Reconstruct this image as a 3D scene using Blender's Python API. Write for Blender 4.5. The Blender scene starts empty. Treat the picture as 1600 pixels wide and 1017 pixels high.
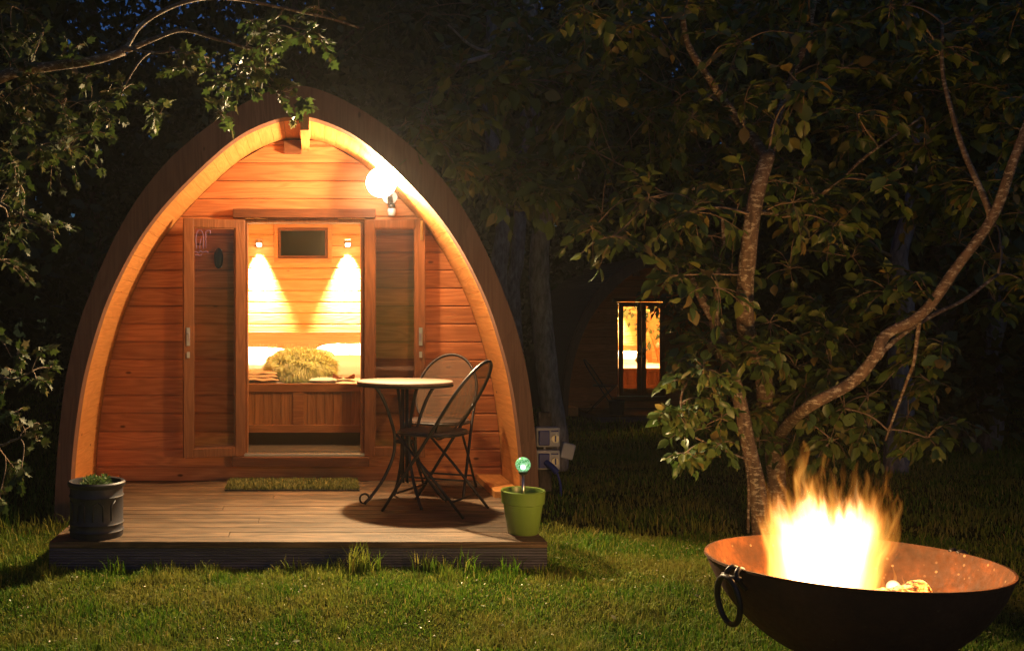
import bpy, math, random
import numpy as np
from mathutils import Vector, Matrix, noise as mnoise

# ------------------------------------------------------------------ camera, sky, exposure
SC = bpy.context.scene
COL = SC.collection
F = 1550.0; CX = 490.0; CY = 500.0; CH = 1.28
cd = bpy.data.cameras.new("camera"); cam = bpy.data.objects.new("camera", cd); COL.objects.link(cam)
cam.location = (0, 0, CH); cam.rotation_euler = (math.radians(90), 0, 0)
cd.sensor_width = 36.0; cd.lens = F/1600*36; cd.shift_x = (800-CX)/1600; cd.shift_y = -(508.5-CY)/1600
cd.clip_end = 400; cd.clip_start = 0.05
SC.camera = cam
w = bpy.data.worlds.new("World"); SC.world = w; w.use_nodes = True
nt = w.node_tree; bg = nt.nodes['Background']
sky = nt.nodes.new('ShaderNodeTexSky'); sky.sky_type = 'NISHITA'; sky.sun_disc = False
sky.sun_elevation = math.radians(3.0); sky.sun_rotation = math.radians(180); sky.altitude = 50
tint = nt.nodes.new('ShaderNodeMix'); tint.data_type = 'RGBA'; tint.blend_type = 'MULTIPLY'; tint.inputs[0].default_value = 1.0
tint.inputs[7].default_value = (0.13, 0.30, 0.85, 1)      # deep dusk blue
nt.links.new(sky.outputs[0], tint.inputs[6]); nt.links.new(tint.outputs[2], bg.inputs[0]); bg.inputs[1].default_value = 0.10
SC.view_settings.view_transform = 'Standard'; SC.view_settings.look = 'None'
SC.view_settings.exposure = 0.0; SC.view_settings.gamma = 1
SC.cycles.transparent_max_bounces = 24
SC.cycles.max_bounces = 5
SC.cycles.sample_clamp_indirect = 6.0

rng = np.random.default_rng(11)
random.seed(11)
def R(a, b): return random.uniform(a, b)
def P(px, py, d): return Vector(((px-CX)/F*d, d, CH+(CY-py)/F*d))

# ------------------------------------------------------------------ node helpers
class NT:
    def __init__(s, name):
        s.m = bpy.data.materials.new(name); s.m.use_nodes = True
        s.t = s.m.node_tree; s.t.nodes.clear()
        s.out = s.n('ShaderNodeOutputMaterial')
    def n(s, typ, **kw):
        nd = s.t.nodes.new(typ)
        for k, v in kw.items():
            if k.startswith('i_'):
                key = k[2:].replace('_', ' ')
                nd.inputs[key].default_value = v
            else: setattr(nd, k, v)
        return nd
    def l(s, a, b): s.t.links.new(a, b)
    def math(s, op, a, b=None, c=None):
        nd = s.n('ShaderNodeMath', operation=op)
        for i, v in enumerate((a, b, c)):
            if v is None: continue
            if isinstance(v, (int, float)): nd.inputs[i].default_value = v
            else: s.l(v, nd.inputs[i])
        return nd.outputs[0]
    def ramp(s, fac, stops):
        nd = s.n('ShaderNodeValToRGB'); cr = nd.color_ramp
        while len(cr.elements) > 1: cr.elements.remove(cr.elements[-1])
        cr.elements[0].position = stops[0][0]; cr.elements[0].color = (*stops[0][1], 1)
        for p, c in stops[1:]:
            e = cr.elements.new(p); e.color = (*c, 1)
        s.l(fac, nd.inputs[0]); return nd.outputs[0]
    def mix(s, fac, a, b, mode='MIX'):
        nd = s.n('ShaderNodeMix', data_type='RGBA', blend_type=mode)
        for i, v in ((0, fac), (6, a), (7, b)):
            if isinstance(v, (int, float)): nd.inputs[i].default_value = v
            elif isinstance(v, tuple): nd.inputs[i].default_value = (*v[:3], 1)
            else: s.l(v, nd.inputs[i])
        return nd.outputs[2]
    def noise(s, vec, scale, detail=4, rough=0.55, dist=0.0):
        nd = s.n('ShaderNodeTexNoise'); nd.inputs['Scale'].default_value = scale
        nd.inputs['Detail'].default_value = detail; nd.inputs['Roughness'].default_value = rough
        nd.inputs['Distortion'].default_value = dist
        if vec is not None: s.l(vec, nd.inputs['Vector'])
        return nd.outputs[0]
    def coord(s, scale=(1, 1, 1), island=0.0):
        tc = s.n('ShaderNodeTexCoord'); mp = s.n('ShaderNodeMapping'); mp.inputs['Scale'].default_value = scale
        src = tc.outputs['Object']
        if island:
            g = s.n('ShaderNodeNewGeometry'); m = s.math('MULTIPLY', g.outputs['Random Per Island'], island)
            cb = s.n('ShaderNodeCombineXYZ')
            for i in range(3): s.l(m, cb.inputs[i])
            va = s.n('ShaderNodeVectorMath', operation='ADD'); s.l(src, va.inputs[0]); s.l(cb.outputs[0], va.inputs[1]); src = va.outputs[0]
        s.l(src, mp.inputs[0]); return mp.outputs[0]
    def island(s):
        g = s.n('ShaderNodeNewGeometry'); return g.outputs['Random Per Island']
    def bsdf(s, col, rough=0.6, metal=0.0, bump=None, bstr=0.3, bdist=0.004, spec=0.5, connect=True):
        b = s.n('ShaderNodeBsdfPrincipled')
        for nm, v in (('Base Color', col), ('Roughness', rough), ('Metallic', metal)):
            if isinstance(v, (int, float)): b.inputs[nm].default_value = v
            elif isinstance(v, tuple): b.inputs[nm].default_value = (*v[:3], 1)
            else: s.l(v, b.inputs[nm])
        b.inputs['Specular IOR Level'].default_value = spec
        if bump is not None:
            bn = s.n('ShaderNodeBump'); bn.inputs['Strength'].default_value = bstr; bn.inputs['Distance'].default_value = bdist
            s.l(bump, bn.inputs['Height']); s.l(bn.outputs[0], b.inputs['Normal'])
        if connect: s.l(b.outputs[0], s.out.inputs[0])
        return b

def wood(name, c_dark, c_light, grain='x', rough=0.6, knots=True, ringscale=1.0, contrast=1.0, vary=0.35, weather=0.0):
    k = NT(name)
    st = {'x': (0.9, 9, 9), 'y': (9, 0.9, 9), 'z': (9, 9, 0.9)}[grain]
    v = k.coord(st, island=7.31)
    n = k.noise(v, 1.1*ringscale, 2, 0.5, 0.3)
    rings = k.math('SINE', k.math('MULTIPLY', n, 62.0))
    rings = k.math('MULTIPLY_ADD', rings, 0.5*contrast, 0.5)
    fine_v = k.coord({'x': (3, 160, 160), 'y': (160, 3, 160), 'z': (160, 160, 3)}[grain], island=3.1)
    fine = k.noise(fine_v, 1.0, 3, 0.6)
    g = k.math('MULTIPLY_ADD', fine, 0.9, k.math('MULTIPLY', rings, 0.32))
    g = k.math('SUBTRACT', g, 0.12)
    mid = tuple((a+b)/2 for a, b in zip(c_dark, c_light))
    col = k.ramp(g, [(0.15, c_dark), (0.5, mid), (0.8, c_light)])
    isl = k.island()
    shade = k.math('MULTIPLY_ADD', isl, vary, 1-vary/2)
    cb = k.n('ShaderNodeCombineColor')
    for i in range(3): k.l(shade, cb.inputs[i])
    col = k.mix(1.0, col, cb.outputs[0], 'MULTIPLY')
    if weather:
        wn = k.noise(k.coord((0.7, 3, 3)), 2.6, 5, 0.65)
        wf = k.ramp(wn, [(0.40, (0, 0, 0)), (0.68, (1, 1, 1))])
        col = k.mix(k.math('MULTIPLY', wf, weather), col, (c_dark[0]*.35, c_dark[1]*.38, c_dark[2]*.4))
    if knots:
        kv = k.coord({'x': (1.0, 2.2, 2.2), 'y': (2.2, 1.0, 2.2), 'z': (2.2, 2.2, 1.0)}[grain], island=11.7)
        vo = k.n('ShaderNodeTexVoronoi'); vo.inputs['Scale'].default_value = 2.6; k.l(kv, vo.inputs['Vector'])
        kf = k.ramp(vo.outputs['Distance'], [(0.034, (1, 1, 1)), (0.066, (0, 0, 0))])
        col = k.mix(k.math('MULTIPLY', kf, 0.85), col, (c_dark[0]*.18, c_dark[1]*.15, c_dark[2]*.15))
    k.bsdf(col, rough, bump=g, bstr=0.45, bdist=0.003, spec=0.22)
    return k.m

M = {}
M['cedar'] = wood('cedar_cladding', (0.39, 0.140, 0.050), (0.61, 0.250, 0.096), 'x', 0.55, vary=0.30, contrast=1.0)
M['cedar_casing'] = wood('cedar_casing', (0.10, 0.038, 0.016), (0.17, 0.066, 0.028), 'x', 0.5, knots=False, vary=0.1)
M['cedar_door'] = wood('door_timber', (0.13, 0.050, 0.018), (0.22, 0.088, 0.034), 'z', 0.45, knots=False, vary=0.12)
M['soffit'] = wood('soffit_timber', (0.46, 0.20, 0.055), (0.60, 0.28, 0.085), 'y', 0.6, vary=0.09)
M['arch'] = wood('arch_timber', (0.115, 0.058, 0.040), (0.175, 0.092, 0.062), 'z', 0.65, vary=0.2)
M['pine'] = wood('pine_lining', (0.62, 0.33, 0.10), (0.82, 0.50, 0.20), 'x', 0.45, vary=0.22)
M['pine_v'] = wood('pine_panel', (0.50, 0.22, 0.07), (0.70, 0.36, 0.13), 'z', 0.4, knots=False, vary=0.3)
M['pine_rail'] = wood('pine_rail', (0.50, 0.21, 0.065), (0.66, 0.31, 0.11), 'x', 0.4, knots=False, vary=0.2)
M['deck'] = wood('deck_boards', (0.055, 0.036, 0.022), (0.175, 0.112, 0.066), 'x', 0.7, knots=False, vary=0.4, weather=0.75, contrast=1.3)
M['bed_rail'] = wood('bed_front_rail', (0.20, 0.075, 0.022), (0.30, 0.125, 0.04), 'x', 0.4, knots=False, vary=0.15)
M['bed_panel'] = wood('bed_front_panel', (0.22, 0.085, 0.025), (0.34, 0.145, 0.045), 'z', 0.4, knots=False, vary=0.3)
M['fascia'] = wood('deck_fascia', (0.055, 0.055, 0.07), (0.12, 0.12, 0.155), 'x', 0.7, knots=False, vary=0.2, weather=0.3)
def plain(name, col, rough=0.6, metal=0.0, nscale=20, namp=0.25, spec=0.5, bstr=0.1):
    k = NT(name); n = k.noise(k.coord(), nscale, 4, 0.6)
    c = k.mix(n, tuple(x*(1-namp) for x in col), tuple(min(1, x*(1+namp)) for x in col))
    k.bsdf(c, rough, metal, bump=n, bstr=bstr, bdist=0.002, spec=spec); return k.m
M['shingle'] = plain('roof_shingle', (0.09, 0.06, 0.05), 0.8)
M['iron'] = plain('black_iron', (0.035, 0.032, 0.034), 0.42, 0.6, 60, 0.4, bstr=0.2)
M['steel'] = plain('brushed_steel', (0.6, 0.58, 0.55), 0.3, 1.0)
M['brass'] = plain('brass', (0.7, 0.5, 0.2), 0.3, 1.0)
M['black_plastic'] = plain('black_plastic', (0.02, 0.02, 0.02), 0.4)
M['white_plastic'] = plain('white_plastic', (0.62, 0.62, 0.64), 0.45, namp=0.08)
M['blue_plastic'] = plain('blue_plastic', (0.02, 0.04, 0.30), 0.35, namp=0.1)
M['linen'] = plain('white_linen', (0.82, 0.80, 0.76), 0.9, nscale=35, namp=0.05, bstr=0.4)
M['blanket'] = plain('beige_blanket', (0.45, 0.30, 0.17), 0.95, nscale=120, namp=0.3, bstr=0.6)
M['leather'] = plain('brown_leather', (0.20, 0.06, 0.03), 0.5)
M['dark_floor'] = plain('dark_floor', (0.02, 0.016, 0.014), 0.7)
M['green_pot'] = plain('green_glaze', (0.16, 0.26, 0.045), 0.32, nscale=12, namp=0.12)
M['soil'] = plain('soil', (0.03, 0.02, 0.012), 0.95, nscale=90, namp=0.5, bstr=0.8)
M['tabletop'] = plain('mosaic_top', (0.15, 0.085, 0.052), 0.6, nscale=50, namp=0.3)
def lead():
    k = NT('lead_pot'); n = k.noise(k.coord((1, 1, .4)), 9, 6, 0.65)
    k.bsdf(k.ramp(n, [(0.3, (0.016, 0.017, 0.024)), (0.7, (0.042, 0.042, 0.054))]), 0.55, 0.3, bump=n, bstr=0.25); return k.m
M['lead'] = lead()
def glass(name, tint, refl=1.0, rough=0.02):
    k = NT(name); tr = k.n('ShaderNodeBsdfTransparent'); tr.inputs[0].default_value = (*tint, 1)
    gl = k.n('ShaderNodeBsdfGlossy'); gl.inputs['Roughness'].default_value = rough
    fr = k.n('ShaderNodeFresnel'); fr.inputs[0].default_value = 1.5
    mx = k.n('ShaderNodeMixShader'); k.l(k.math('MULTIPLY', fr.outputs[0], refl), mx.inputs[0]); k.l(tr.outputs[0], mx.inputs[1]); k.l(gl.outputs[0], mx.inputs[2])
    k.l(mx.outputs[0], k.out.inputs[0]); return k.m
M['glass'] = glass('door_glass', (0.97, 0.95, 0.93), 1.0)
M['dark_glass'] = glass('window_glass', (0.25, 0.27, 0.2), 1.0)
def emit(name, col, s):
    k = NT(name); e = k.n('ShaderNodeEmission'); e.inputs[0].default_value = (*col, 1); e.inputs[1].default_value = s
    k.l(e.outputs[0], k.out.inputs[0]); return k.m
M['reflection_paint'] = plain('painted_reflection', (0.20, 0.13, 0.26), 0.6)  # lavender colour of the reflection drawn on the left door glass
M['lamp_glow'] = emit('lamp_glow', (1, 0.86, 0.62), 30)
M['read_glow'] = emit('reading_lamp_glow', (1, 0.86, 0.62), 25)
def mesh_fabric():
    k = NT('woven_mesh'); v = k.coord((1, 1, 1))
    w1 = k.n('ShaderNodeTexWave', wave_type='BANDS', bands_direction='Z'); w1.inputs['Scale'].default_value = 55; k.l(v, w1.inputs[0])
    w2 = k.n('ShaderNodeTexWave', wave_type='BANDS', bands_direction='Y'); w2.inputs['Scale'].default_value = 55; k.l(v, w2.inputs[0])
    f = k.math('MAXIMUM', w1.outputs[1], w2.outputs[1])
    f = k.math('GREATER_THAN', f, 0.77)
    col = k.ramp(k.noise(v, 14, 3), [(0.3, (0.075, 0.05, 0.03)), (0.7, (0.13, 0.09, 0.05))])
    b = k.bsdf(col, 0.7, connect=False); tr = k.n('ShaderNodeBsdfTransparent'); mx = k.n('ShaderNodeMixShader')
    k.l(f, mx.inputs[0]); k.l(tr.outputs[0], mx.inputs[1]); k.l(b.outputs[0], mx.inputs[2]); k.l(mx.outputs[0], k.out.inputs[0]); return k.m
M['weave'] = mesh_fabric()
def seat_mat():
    k = NT('dark_weave'); v = k.coord(); n = k.noise(v, 60, 2)
    k.bsdf(k.ramp(n, [(0.3, (0.045, 0.03, 0.025)), (0.7, (0.10, 0.065, 0.05))]), 0.6, bump=n, bstr=0.5); return k.m
M['seat'] = seat_mat()
def rust(name, inside):
    k = NT(name); v = k.coord(); n = k.noise(v, 5, 8, 0.7); n2 = k.noise(v, 45, 3, 0.6)
    if inside: col = k.ramp(n, [(0.3, (0.030, 0.016, 0.008)), (0.48, (0.065, 0.026, 0.010)), (0.64, (0.16, 0.052, 0.014))])
    else: col = k.ramp(n, [(0.3, (0.05, 0.026, 0.02)), (0.7, (0.12, 0.05, 0.03))])
    vo = k.n('ShaderNodeTexVoronoi'); vo.inputs['Scale'].default_value = 26; k.l(v, vo.inputs['Vector'])
    sp = k.ramp(vo.outputs['Distance'], [(0.10, (1, 1, 1)), (0.17, (0, 0, 0))])
    sp2 = k.ramp(k.noise(v, 7, 2), [(.45, (0, 0, 0)), (.6, (1, 1, 1))]); col = k.mix(k.math('MULTIPLY', k.math('MULTIPLY', sp, sp2), 0.5 if inside else 0.15), col, (0.40, 0.26, 0.14))
    k.bsdf(col, k.ramp(n2, [(0.3, (.6,)*3), (0.7, (.9,)*3)]), 0.0, spec=.2, bump=k.math('ADD', n, k.math('MULTIPLY', n2, .4)), bstr=0.5, bdist=0.004); return k.m
M['rust_in'] = rust('rusted_bowl_inside', True); M['rust_out'] = rust('rusted_bowl_outside', False)
def bark(name, c1, c2, patch=None):
    k = NT(name); v = k.coord((1, 1, .35)); n = k.noise(v, 28, 5, 0.65, 0.4)
    col = k.ramp(n, [(0.35, c1), (0.65, c2)])
    if patch:
        p = k.noise(k.coord((1, 1, 2.2)), 30, 3, 0.7); f = k.ramp(p, [(0.53, (0, 0, 0)), (0.60, (1, 1, 1))])
        col = k.mix(f, col, patch)
    k.bsdf(col, 0.85, bump=n, bstr=0.8, bdist=0.01); return k.m
M['bark'] = bark('bark', (0.06, 0.038, 0.024), (0.18, 0.115, 0.07), (0.34, 0.29, 0.21))
M['bark_grey'] = bark('bark_grey', (0.16, 0.14, 0.12), (0.42, 0.38, 0.34))
M['bark_dark'] = bark('bark_dark', (0.05, 0.04, 0.032), (0.13, 0.105, 0.085))
M['bark_pale'] = bark('bark_pale', (0.07, 0.07, 0.08), (0.20, 0.20, 0.23))
M['bark_twig'] = bark('bark_twig', (0.16, 0.11, 0.07), (0.28, 0.20, 0.13))
def leafmat(name, cols, rough=0.42, trans=0.3):
    k = NT(name); isl = k.island()
    c = k.ramp(isl, cols)
    n = k.noise(k.coord(), 60, 2); c = k.mix(k.math('MULTIPLY', n, .35), c, tuple(x*.6 for x in cols[0][1]))
    b = k.bsdf(c, rough, spec=0.5, connect=False); t = k.n('ShaderNodeBsdfTranslucent'); k.l(c, t.inputs[0])
    mx = k.n('ShaderNodeMixShader'); mx.inputs[0].default_value = trans
    k.l(b.outputs[0], mx.inputs[1]); k.l(t.outputs[0], mx.inputs[2]); k.l(mx.outputs[0], k.out.inputs[0]); return k.m
M['leaf_big'] = leafmat('broad_leaf', [(0, (0.05, 0.10, 0.02)), (0.5, (0.09, 0.15, 0.028)), (0.85, (0.17, 0.20, 0.04)), (1, (0.28, 0.19, 0.05))])
M['leaf_lobe'] = leafmat('lobed_leaf', [(0, (0.03, 0.055, 0.009)), (0.6, (0.048, 0.078, 0.015)), (0.9, (0.075, 0.10, 0.022)), (1, (0.22, 0.17, 0.07))], 0.6)
M['leaf_back'] = leafmat('woodland_leaf', [(0, (0.03, 0.055, 0.018)), (1, (0.07, 0.10, 0.03))], 0.6, 0.2)
M['leaf_pot'] = leafmat('small_leaf', [(0, (0.05, 0.10, 0.03)), (1, (0.12, 0.2, 0.05))], 0.5)

# ------------------------------------------------------------------ mesh helpers
class MB:
    def __init__(s): s.v = []; s.f = []
    def add(s, vs, fs):
        o = len(s.v); s.v += [tuple(q) for q in vs]; s.f += [tuple(i+o for i in q) for q in fs]; return s
    def box(s, x0, x1, y0, y1, z0, z1, rot=None):
        vs = [(x, y, z) for z in (z0, z1) for y in (y0, y1) for x in (x0, x1)]
        if rot: vs = [rot @ Vector(q) for q in vs]
        return s.add(vs, [(0, 2, 3, 1), (4, 5, 7, 6), (0, 1, 5, 4), (2, 6, 7, 3), (0, 4, 6, 2), (1, 3, 7, 5)])
    def hexa(s, fr, bk):   # front quad (4 pts ccw from -y) and back quad
        vs = list(fr)+list(bk)
        return s.add(vs, [(0, 1, 2, 3), (7, 6, 5, 4), (0, 4, 5, 1), (1, 5, 6, 2), (2, 6, 7, 3), (3, 7, 4, 0)])
    def tube(s, pts, rad, n=8, cap=True, closed=False):
        pts = [Vector(p) for p in pts]; m = len(pts)
        rad = [rad]*m if isinstance(rad, (int, float)) else rad
        vs = []; up = None
        for i, p in enumerate(pts):
            if closed: t = pts[(i+1) % m]-pts[i-1]
            else: t = pts[min(i+1, m-1)]-pts[max(i-1, 0)]
            if t.length < 1e-9: t = Vector((0, 0, 1))
            t.normalize()
            if up is None:
                up = Vector((0, 0, 1)) if abs(t.z) < .9 else Vector((1, 0, 0))
            a = t.cross(up)
            if a.length < 1e-6: a = t.cross(Vector((0.3, 1, .2)))
            a.normalize(); b = a.cross(t); up = b
            for k in range(n):
                an = 2*math.pi*k/n; vs.append(p+a*(math.cos(an)*rad[i])+b*(math.sin(an)*rad[i]))
        fs = []
        for i in range(m if closed else m-1):
            j = (i+1) % m
            for k in range(n):
                l = (k+1) % n; fs.append((i*n+k, i*n+l, j*n+l, j*n+k))
        if cap and not closed:
            fs.append(tuple(range(n-1, -1, -1))); fs.append(tuple((m-1)*n+k for k in range(n)))
        return s.add(vs, fs)
    def lathe(s, prof, c=(0, 0, 0), n=48):
        vs = []; m = len(prof)
        for r, z in prof:
            for k in range(n):
                a = 2*math.pi*k/n; vs.append((c[0]+r*math.cos(a), c[1]+r*math.sin(a), c[2]+z))
        fs = []
        for i in range(m-1):
            for k in range(n):
                l = (k+1) % n; fs.append((i*n+k, i*n+l, (i+1)*n+l, (i+1)*n+k))
        return s.add(vs, fs)
    def ball(s, c, r, nu=16, nv=10, sc=(1, 1, 1)):
        vs = []; fs = []
        for j in range(nv+1):
            th = math.pi*j/nv
            for i in range(nu):
                ph = 2*math.pi*i/nu
                vs.append((c[0]+r*sc[0]*math.sin(th)*math.cos(ph), c[1]+r*sc[1]*math.sin(th)*math.sin(ph), c[2]+r*sc[2]*math.cos(th)))
        for j in range(nv):
            for i in range(nu):
                k = (i+1) % nu; fs.append((j*nu+i, (j+1)*nu+i, (j+1)*nu+k, j*nu+k))
        return s.add(vs, fs)
    def build(s, name, mat, parent=None, smooth=None, bevel=0.0, **tags):
        me = bpy.data.meshes.new(name); me.from_pydata(s.v, [], s.f); me.validate(); me.update()
        if smooth is not None:
            me.polygons.foreach_set('use_smooth', [True]*len(me.polygons))
            if smooth > 0: me.set_sharp_from_angle(angle=math.radians(smooth))
        o = bpy.data.objects.new(name, me); COL.objects.link(o)
        if mat is not None: me.materials.append(M[mat] if isinstance(mat, str) else mat)
        if parent is not None: o.parent = parent
        if bevel:
            b = o.modifiers.new('bevel', 'BEVEL'); b.width = bevel; b.segments = 2; b.limit_method = 'ANGLE'
        for k_, v_ in tags.items(): o[k_] = v_
        return o
def npmesh(name, V, FA, mat, parent=None, smooth=False, **tags):
    """V (n,3); FA list of arrays of faces (k, nverts)"""
    me = bpy.data.meshes.new(name)
    me.vertices.add(len(V)); me.vertices.foreach_set('co', np.asarray(V, np.float32).ravel())
    loops = np.concatenate([a.ravel() for a in FA]); tot = np.concatenate([np.full(len(a), a.shape[1]) for a in FA])
    me.loops.add(len(loops)); me.loops.foreach_set('vertex_index', loops.astype(np.int32))
    me.polygons.add(len(tot)); st = np.concatenate([[0], np.cumsum(tot)[:-1]])
    me.polygons.foreach_set('loop_start', st.astype(np.int32))
    try: me.polygons.foreach_set('loop_total', tot.astype(np.int32))
    except Exception: pass
    if smooth: me.polygons.foreach_set('use_smooth', np.ones(len(tot), bool))
    me.update(calc_edges=True); me.validate()
    o = bpy.data.objects.new(name, me); COL.objects.link(o)
    me.materials.append(M[mat] if isinstance(mat, str) else mat)
    if parent is not None: o.parent = parent
    for k_, v_ in tags.items(): o[k_] = v_
    return o
def thing(name, label, cat, loc=(0, 0, 0), rz=0.0, group=None):
    o = bpy.data.objects.new(name, None); COL.objects.link(o); o.location = loc; o.rotation_euler = (0, 0, rz)
    o['label'] = label; o['category'] = cat
    if group: o['group'] = group
    o.empty_display_size = 0.1
    return o
def tag(o, label, cat, group=None):
    o['label'] = label; o['category'] = cat
    if group: o['group'] = group
    return o
def kids(o): return [c for c in COL.objects if c.parent == o]
def copy_tree(o, parent=None):
    c = o.copy(); COL.objects.link(c); c.parent = parent
    for ch in kids(o): copy_tree(ch, c)
    return c
def light(name, loc, watts, col, radius, parent, spot=None, blend=0.5, rot=None):
    ld = bpy.data.lights.new(name, 'SPOT' if spot else 'POINT'); ld.energy = watts; ld.color = col; ld.shadow_soft_size = radius
    if spot: ld.spot_size = math.radians(spot); ld.spot_blend = blend
    o = bpy.data.objects.new(name, ld); COL.objects.link(o); o.location = loc; o.parent = parent
    if rot: o.rotation_euler = rot
    return o
def spline(pts, n=6):
    pts = [Vector(p) for p in pts]; out = []
    q = [pts[0]*2-pts[1]]+pts+[pts[-1]*2-pts[-2]]
    for i in range(1, len(q)-2):
        a, b, c, d = q[i-1], q[i], q[i+1], q[i+2]
        for k in range(n):
            t = k/n; out.append(0.5*((2*b)+(c-a)*t+(2*a-5*b+4*c-d)*t*t+(3*b-a-3*c+d)*t**3))
    out.append(pts[-1]); return out

# ------------------------------------------------------------------ ground
def gz(x, y):
    t = min(1, max(0, (y-7.2)/7.5)); s = t*t*(3-2*t)
    u = min(1, max(0, (y-3.9)/.6)); u = u*u*(3-2*u)
    return 0.055*u - 0.38*s + 0.02*mnoise.noise(Vector((x*.7, y*.7, 0)))*(1 if y > 7 else 0.7)
def build_ground():
    xs = np.concatenate([np.linspace(-60, -6, 14), np.linspace(-5.5, 9, 90), np.linspace(10, 70, 16)])
    ys = np.concatenate([np.linspace(-20, 1.5, 8), np.linspace(2, 18, 90), np.linspace(19, 90, 16)])
    V = [(x, y, gz(x, y)) for y in ys for x in xs]; nx = len(xs)
    Fq = np.array([(j*nx+i, j*nx+i+1, (j+1)*nx+i+1, (j+1)*nx+i) for j in range(len(ys)-1) for i in range(nx-1)])
    k = NT('lawn_soil'); v = k.coord(); n = k.noise(v, 3, 8, 0.7); n2 = k.noise(v, 60, 4, 0.7)
    c = k.ramp(n, [(0.35, (0.025, 0.045, 0.006)), (0.6, (0.05, 0.06, 0.01)), (0.75, (0.06, 0.045, 0.018))])
    c = k.mix(n2, c, (0.018, 0.024, 0.006)); k.bsdf(c, 1.0, bump=n2, bstr=0.9, bdist=0.02, spec=0.0)
    o = npmesh('ground', np.array(V), [Fq], k.m, smooth=True); o['kind'] = 'structure'
build_ground()

# ------------------------------------------------------------------ pod
INN = [(1.37, -.12), (1.372, .2), (1.355, .5), (1.30, .89), (1.214, 1.214), (1.123, 1.458), (.972, 1.745), (.79, 1.988), (.53, 2.248), (.33, 2.405), (.12, 2.495), (0, 2.505)]
OUT = [(1.475, -.12), (1.465, .2), (1.448, .5), (1.405, .89), (1.335, 1.203), (1.245, 1.458), (1.105, 1.775), (.94, 2.05), (.743, 2.28), (.503, 2.476), (.27, 2.616), (.09, 2.685), (0, 2.695)]
def dens(prof, n):
    p = spline([(x, 0, z) for x, z in prof], 16); p = [(q.x, q.z) for q in p]
    L = [0]
    for a, b in zip(p, p[1:]): L.append(L[-1]+math.hypot(b[0]-a[0], b[1]-a[1]))
    ts = np.linspace(0, L[-1], n)
    return list(zip(np.interp(ts, L, [q[0] for q in p]), np.interp(ts, L, [q[1] for q in p])))
INd = dens(INN, 121); OUd = dens(OUT, 121)
_iz = np.array([q[1] for q in INd]); _ix = np.array([q[0] for q in INd])
def innx(z): return float(np.interp(z, _iz, _ix))
DX = 0.035                       # door centre in pod coordinates
DX0, DX1, DZ0, DZ1 = -0.3675, 0.4425, 0.385, 1.955
WY = 0.71                        # wall plane (front face)
BY = 3.32

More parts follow.
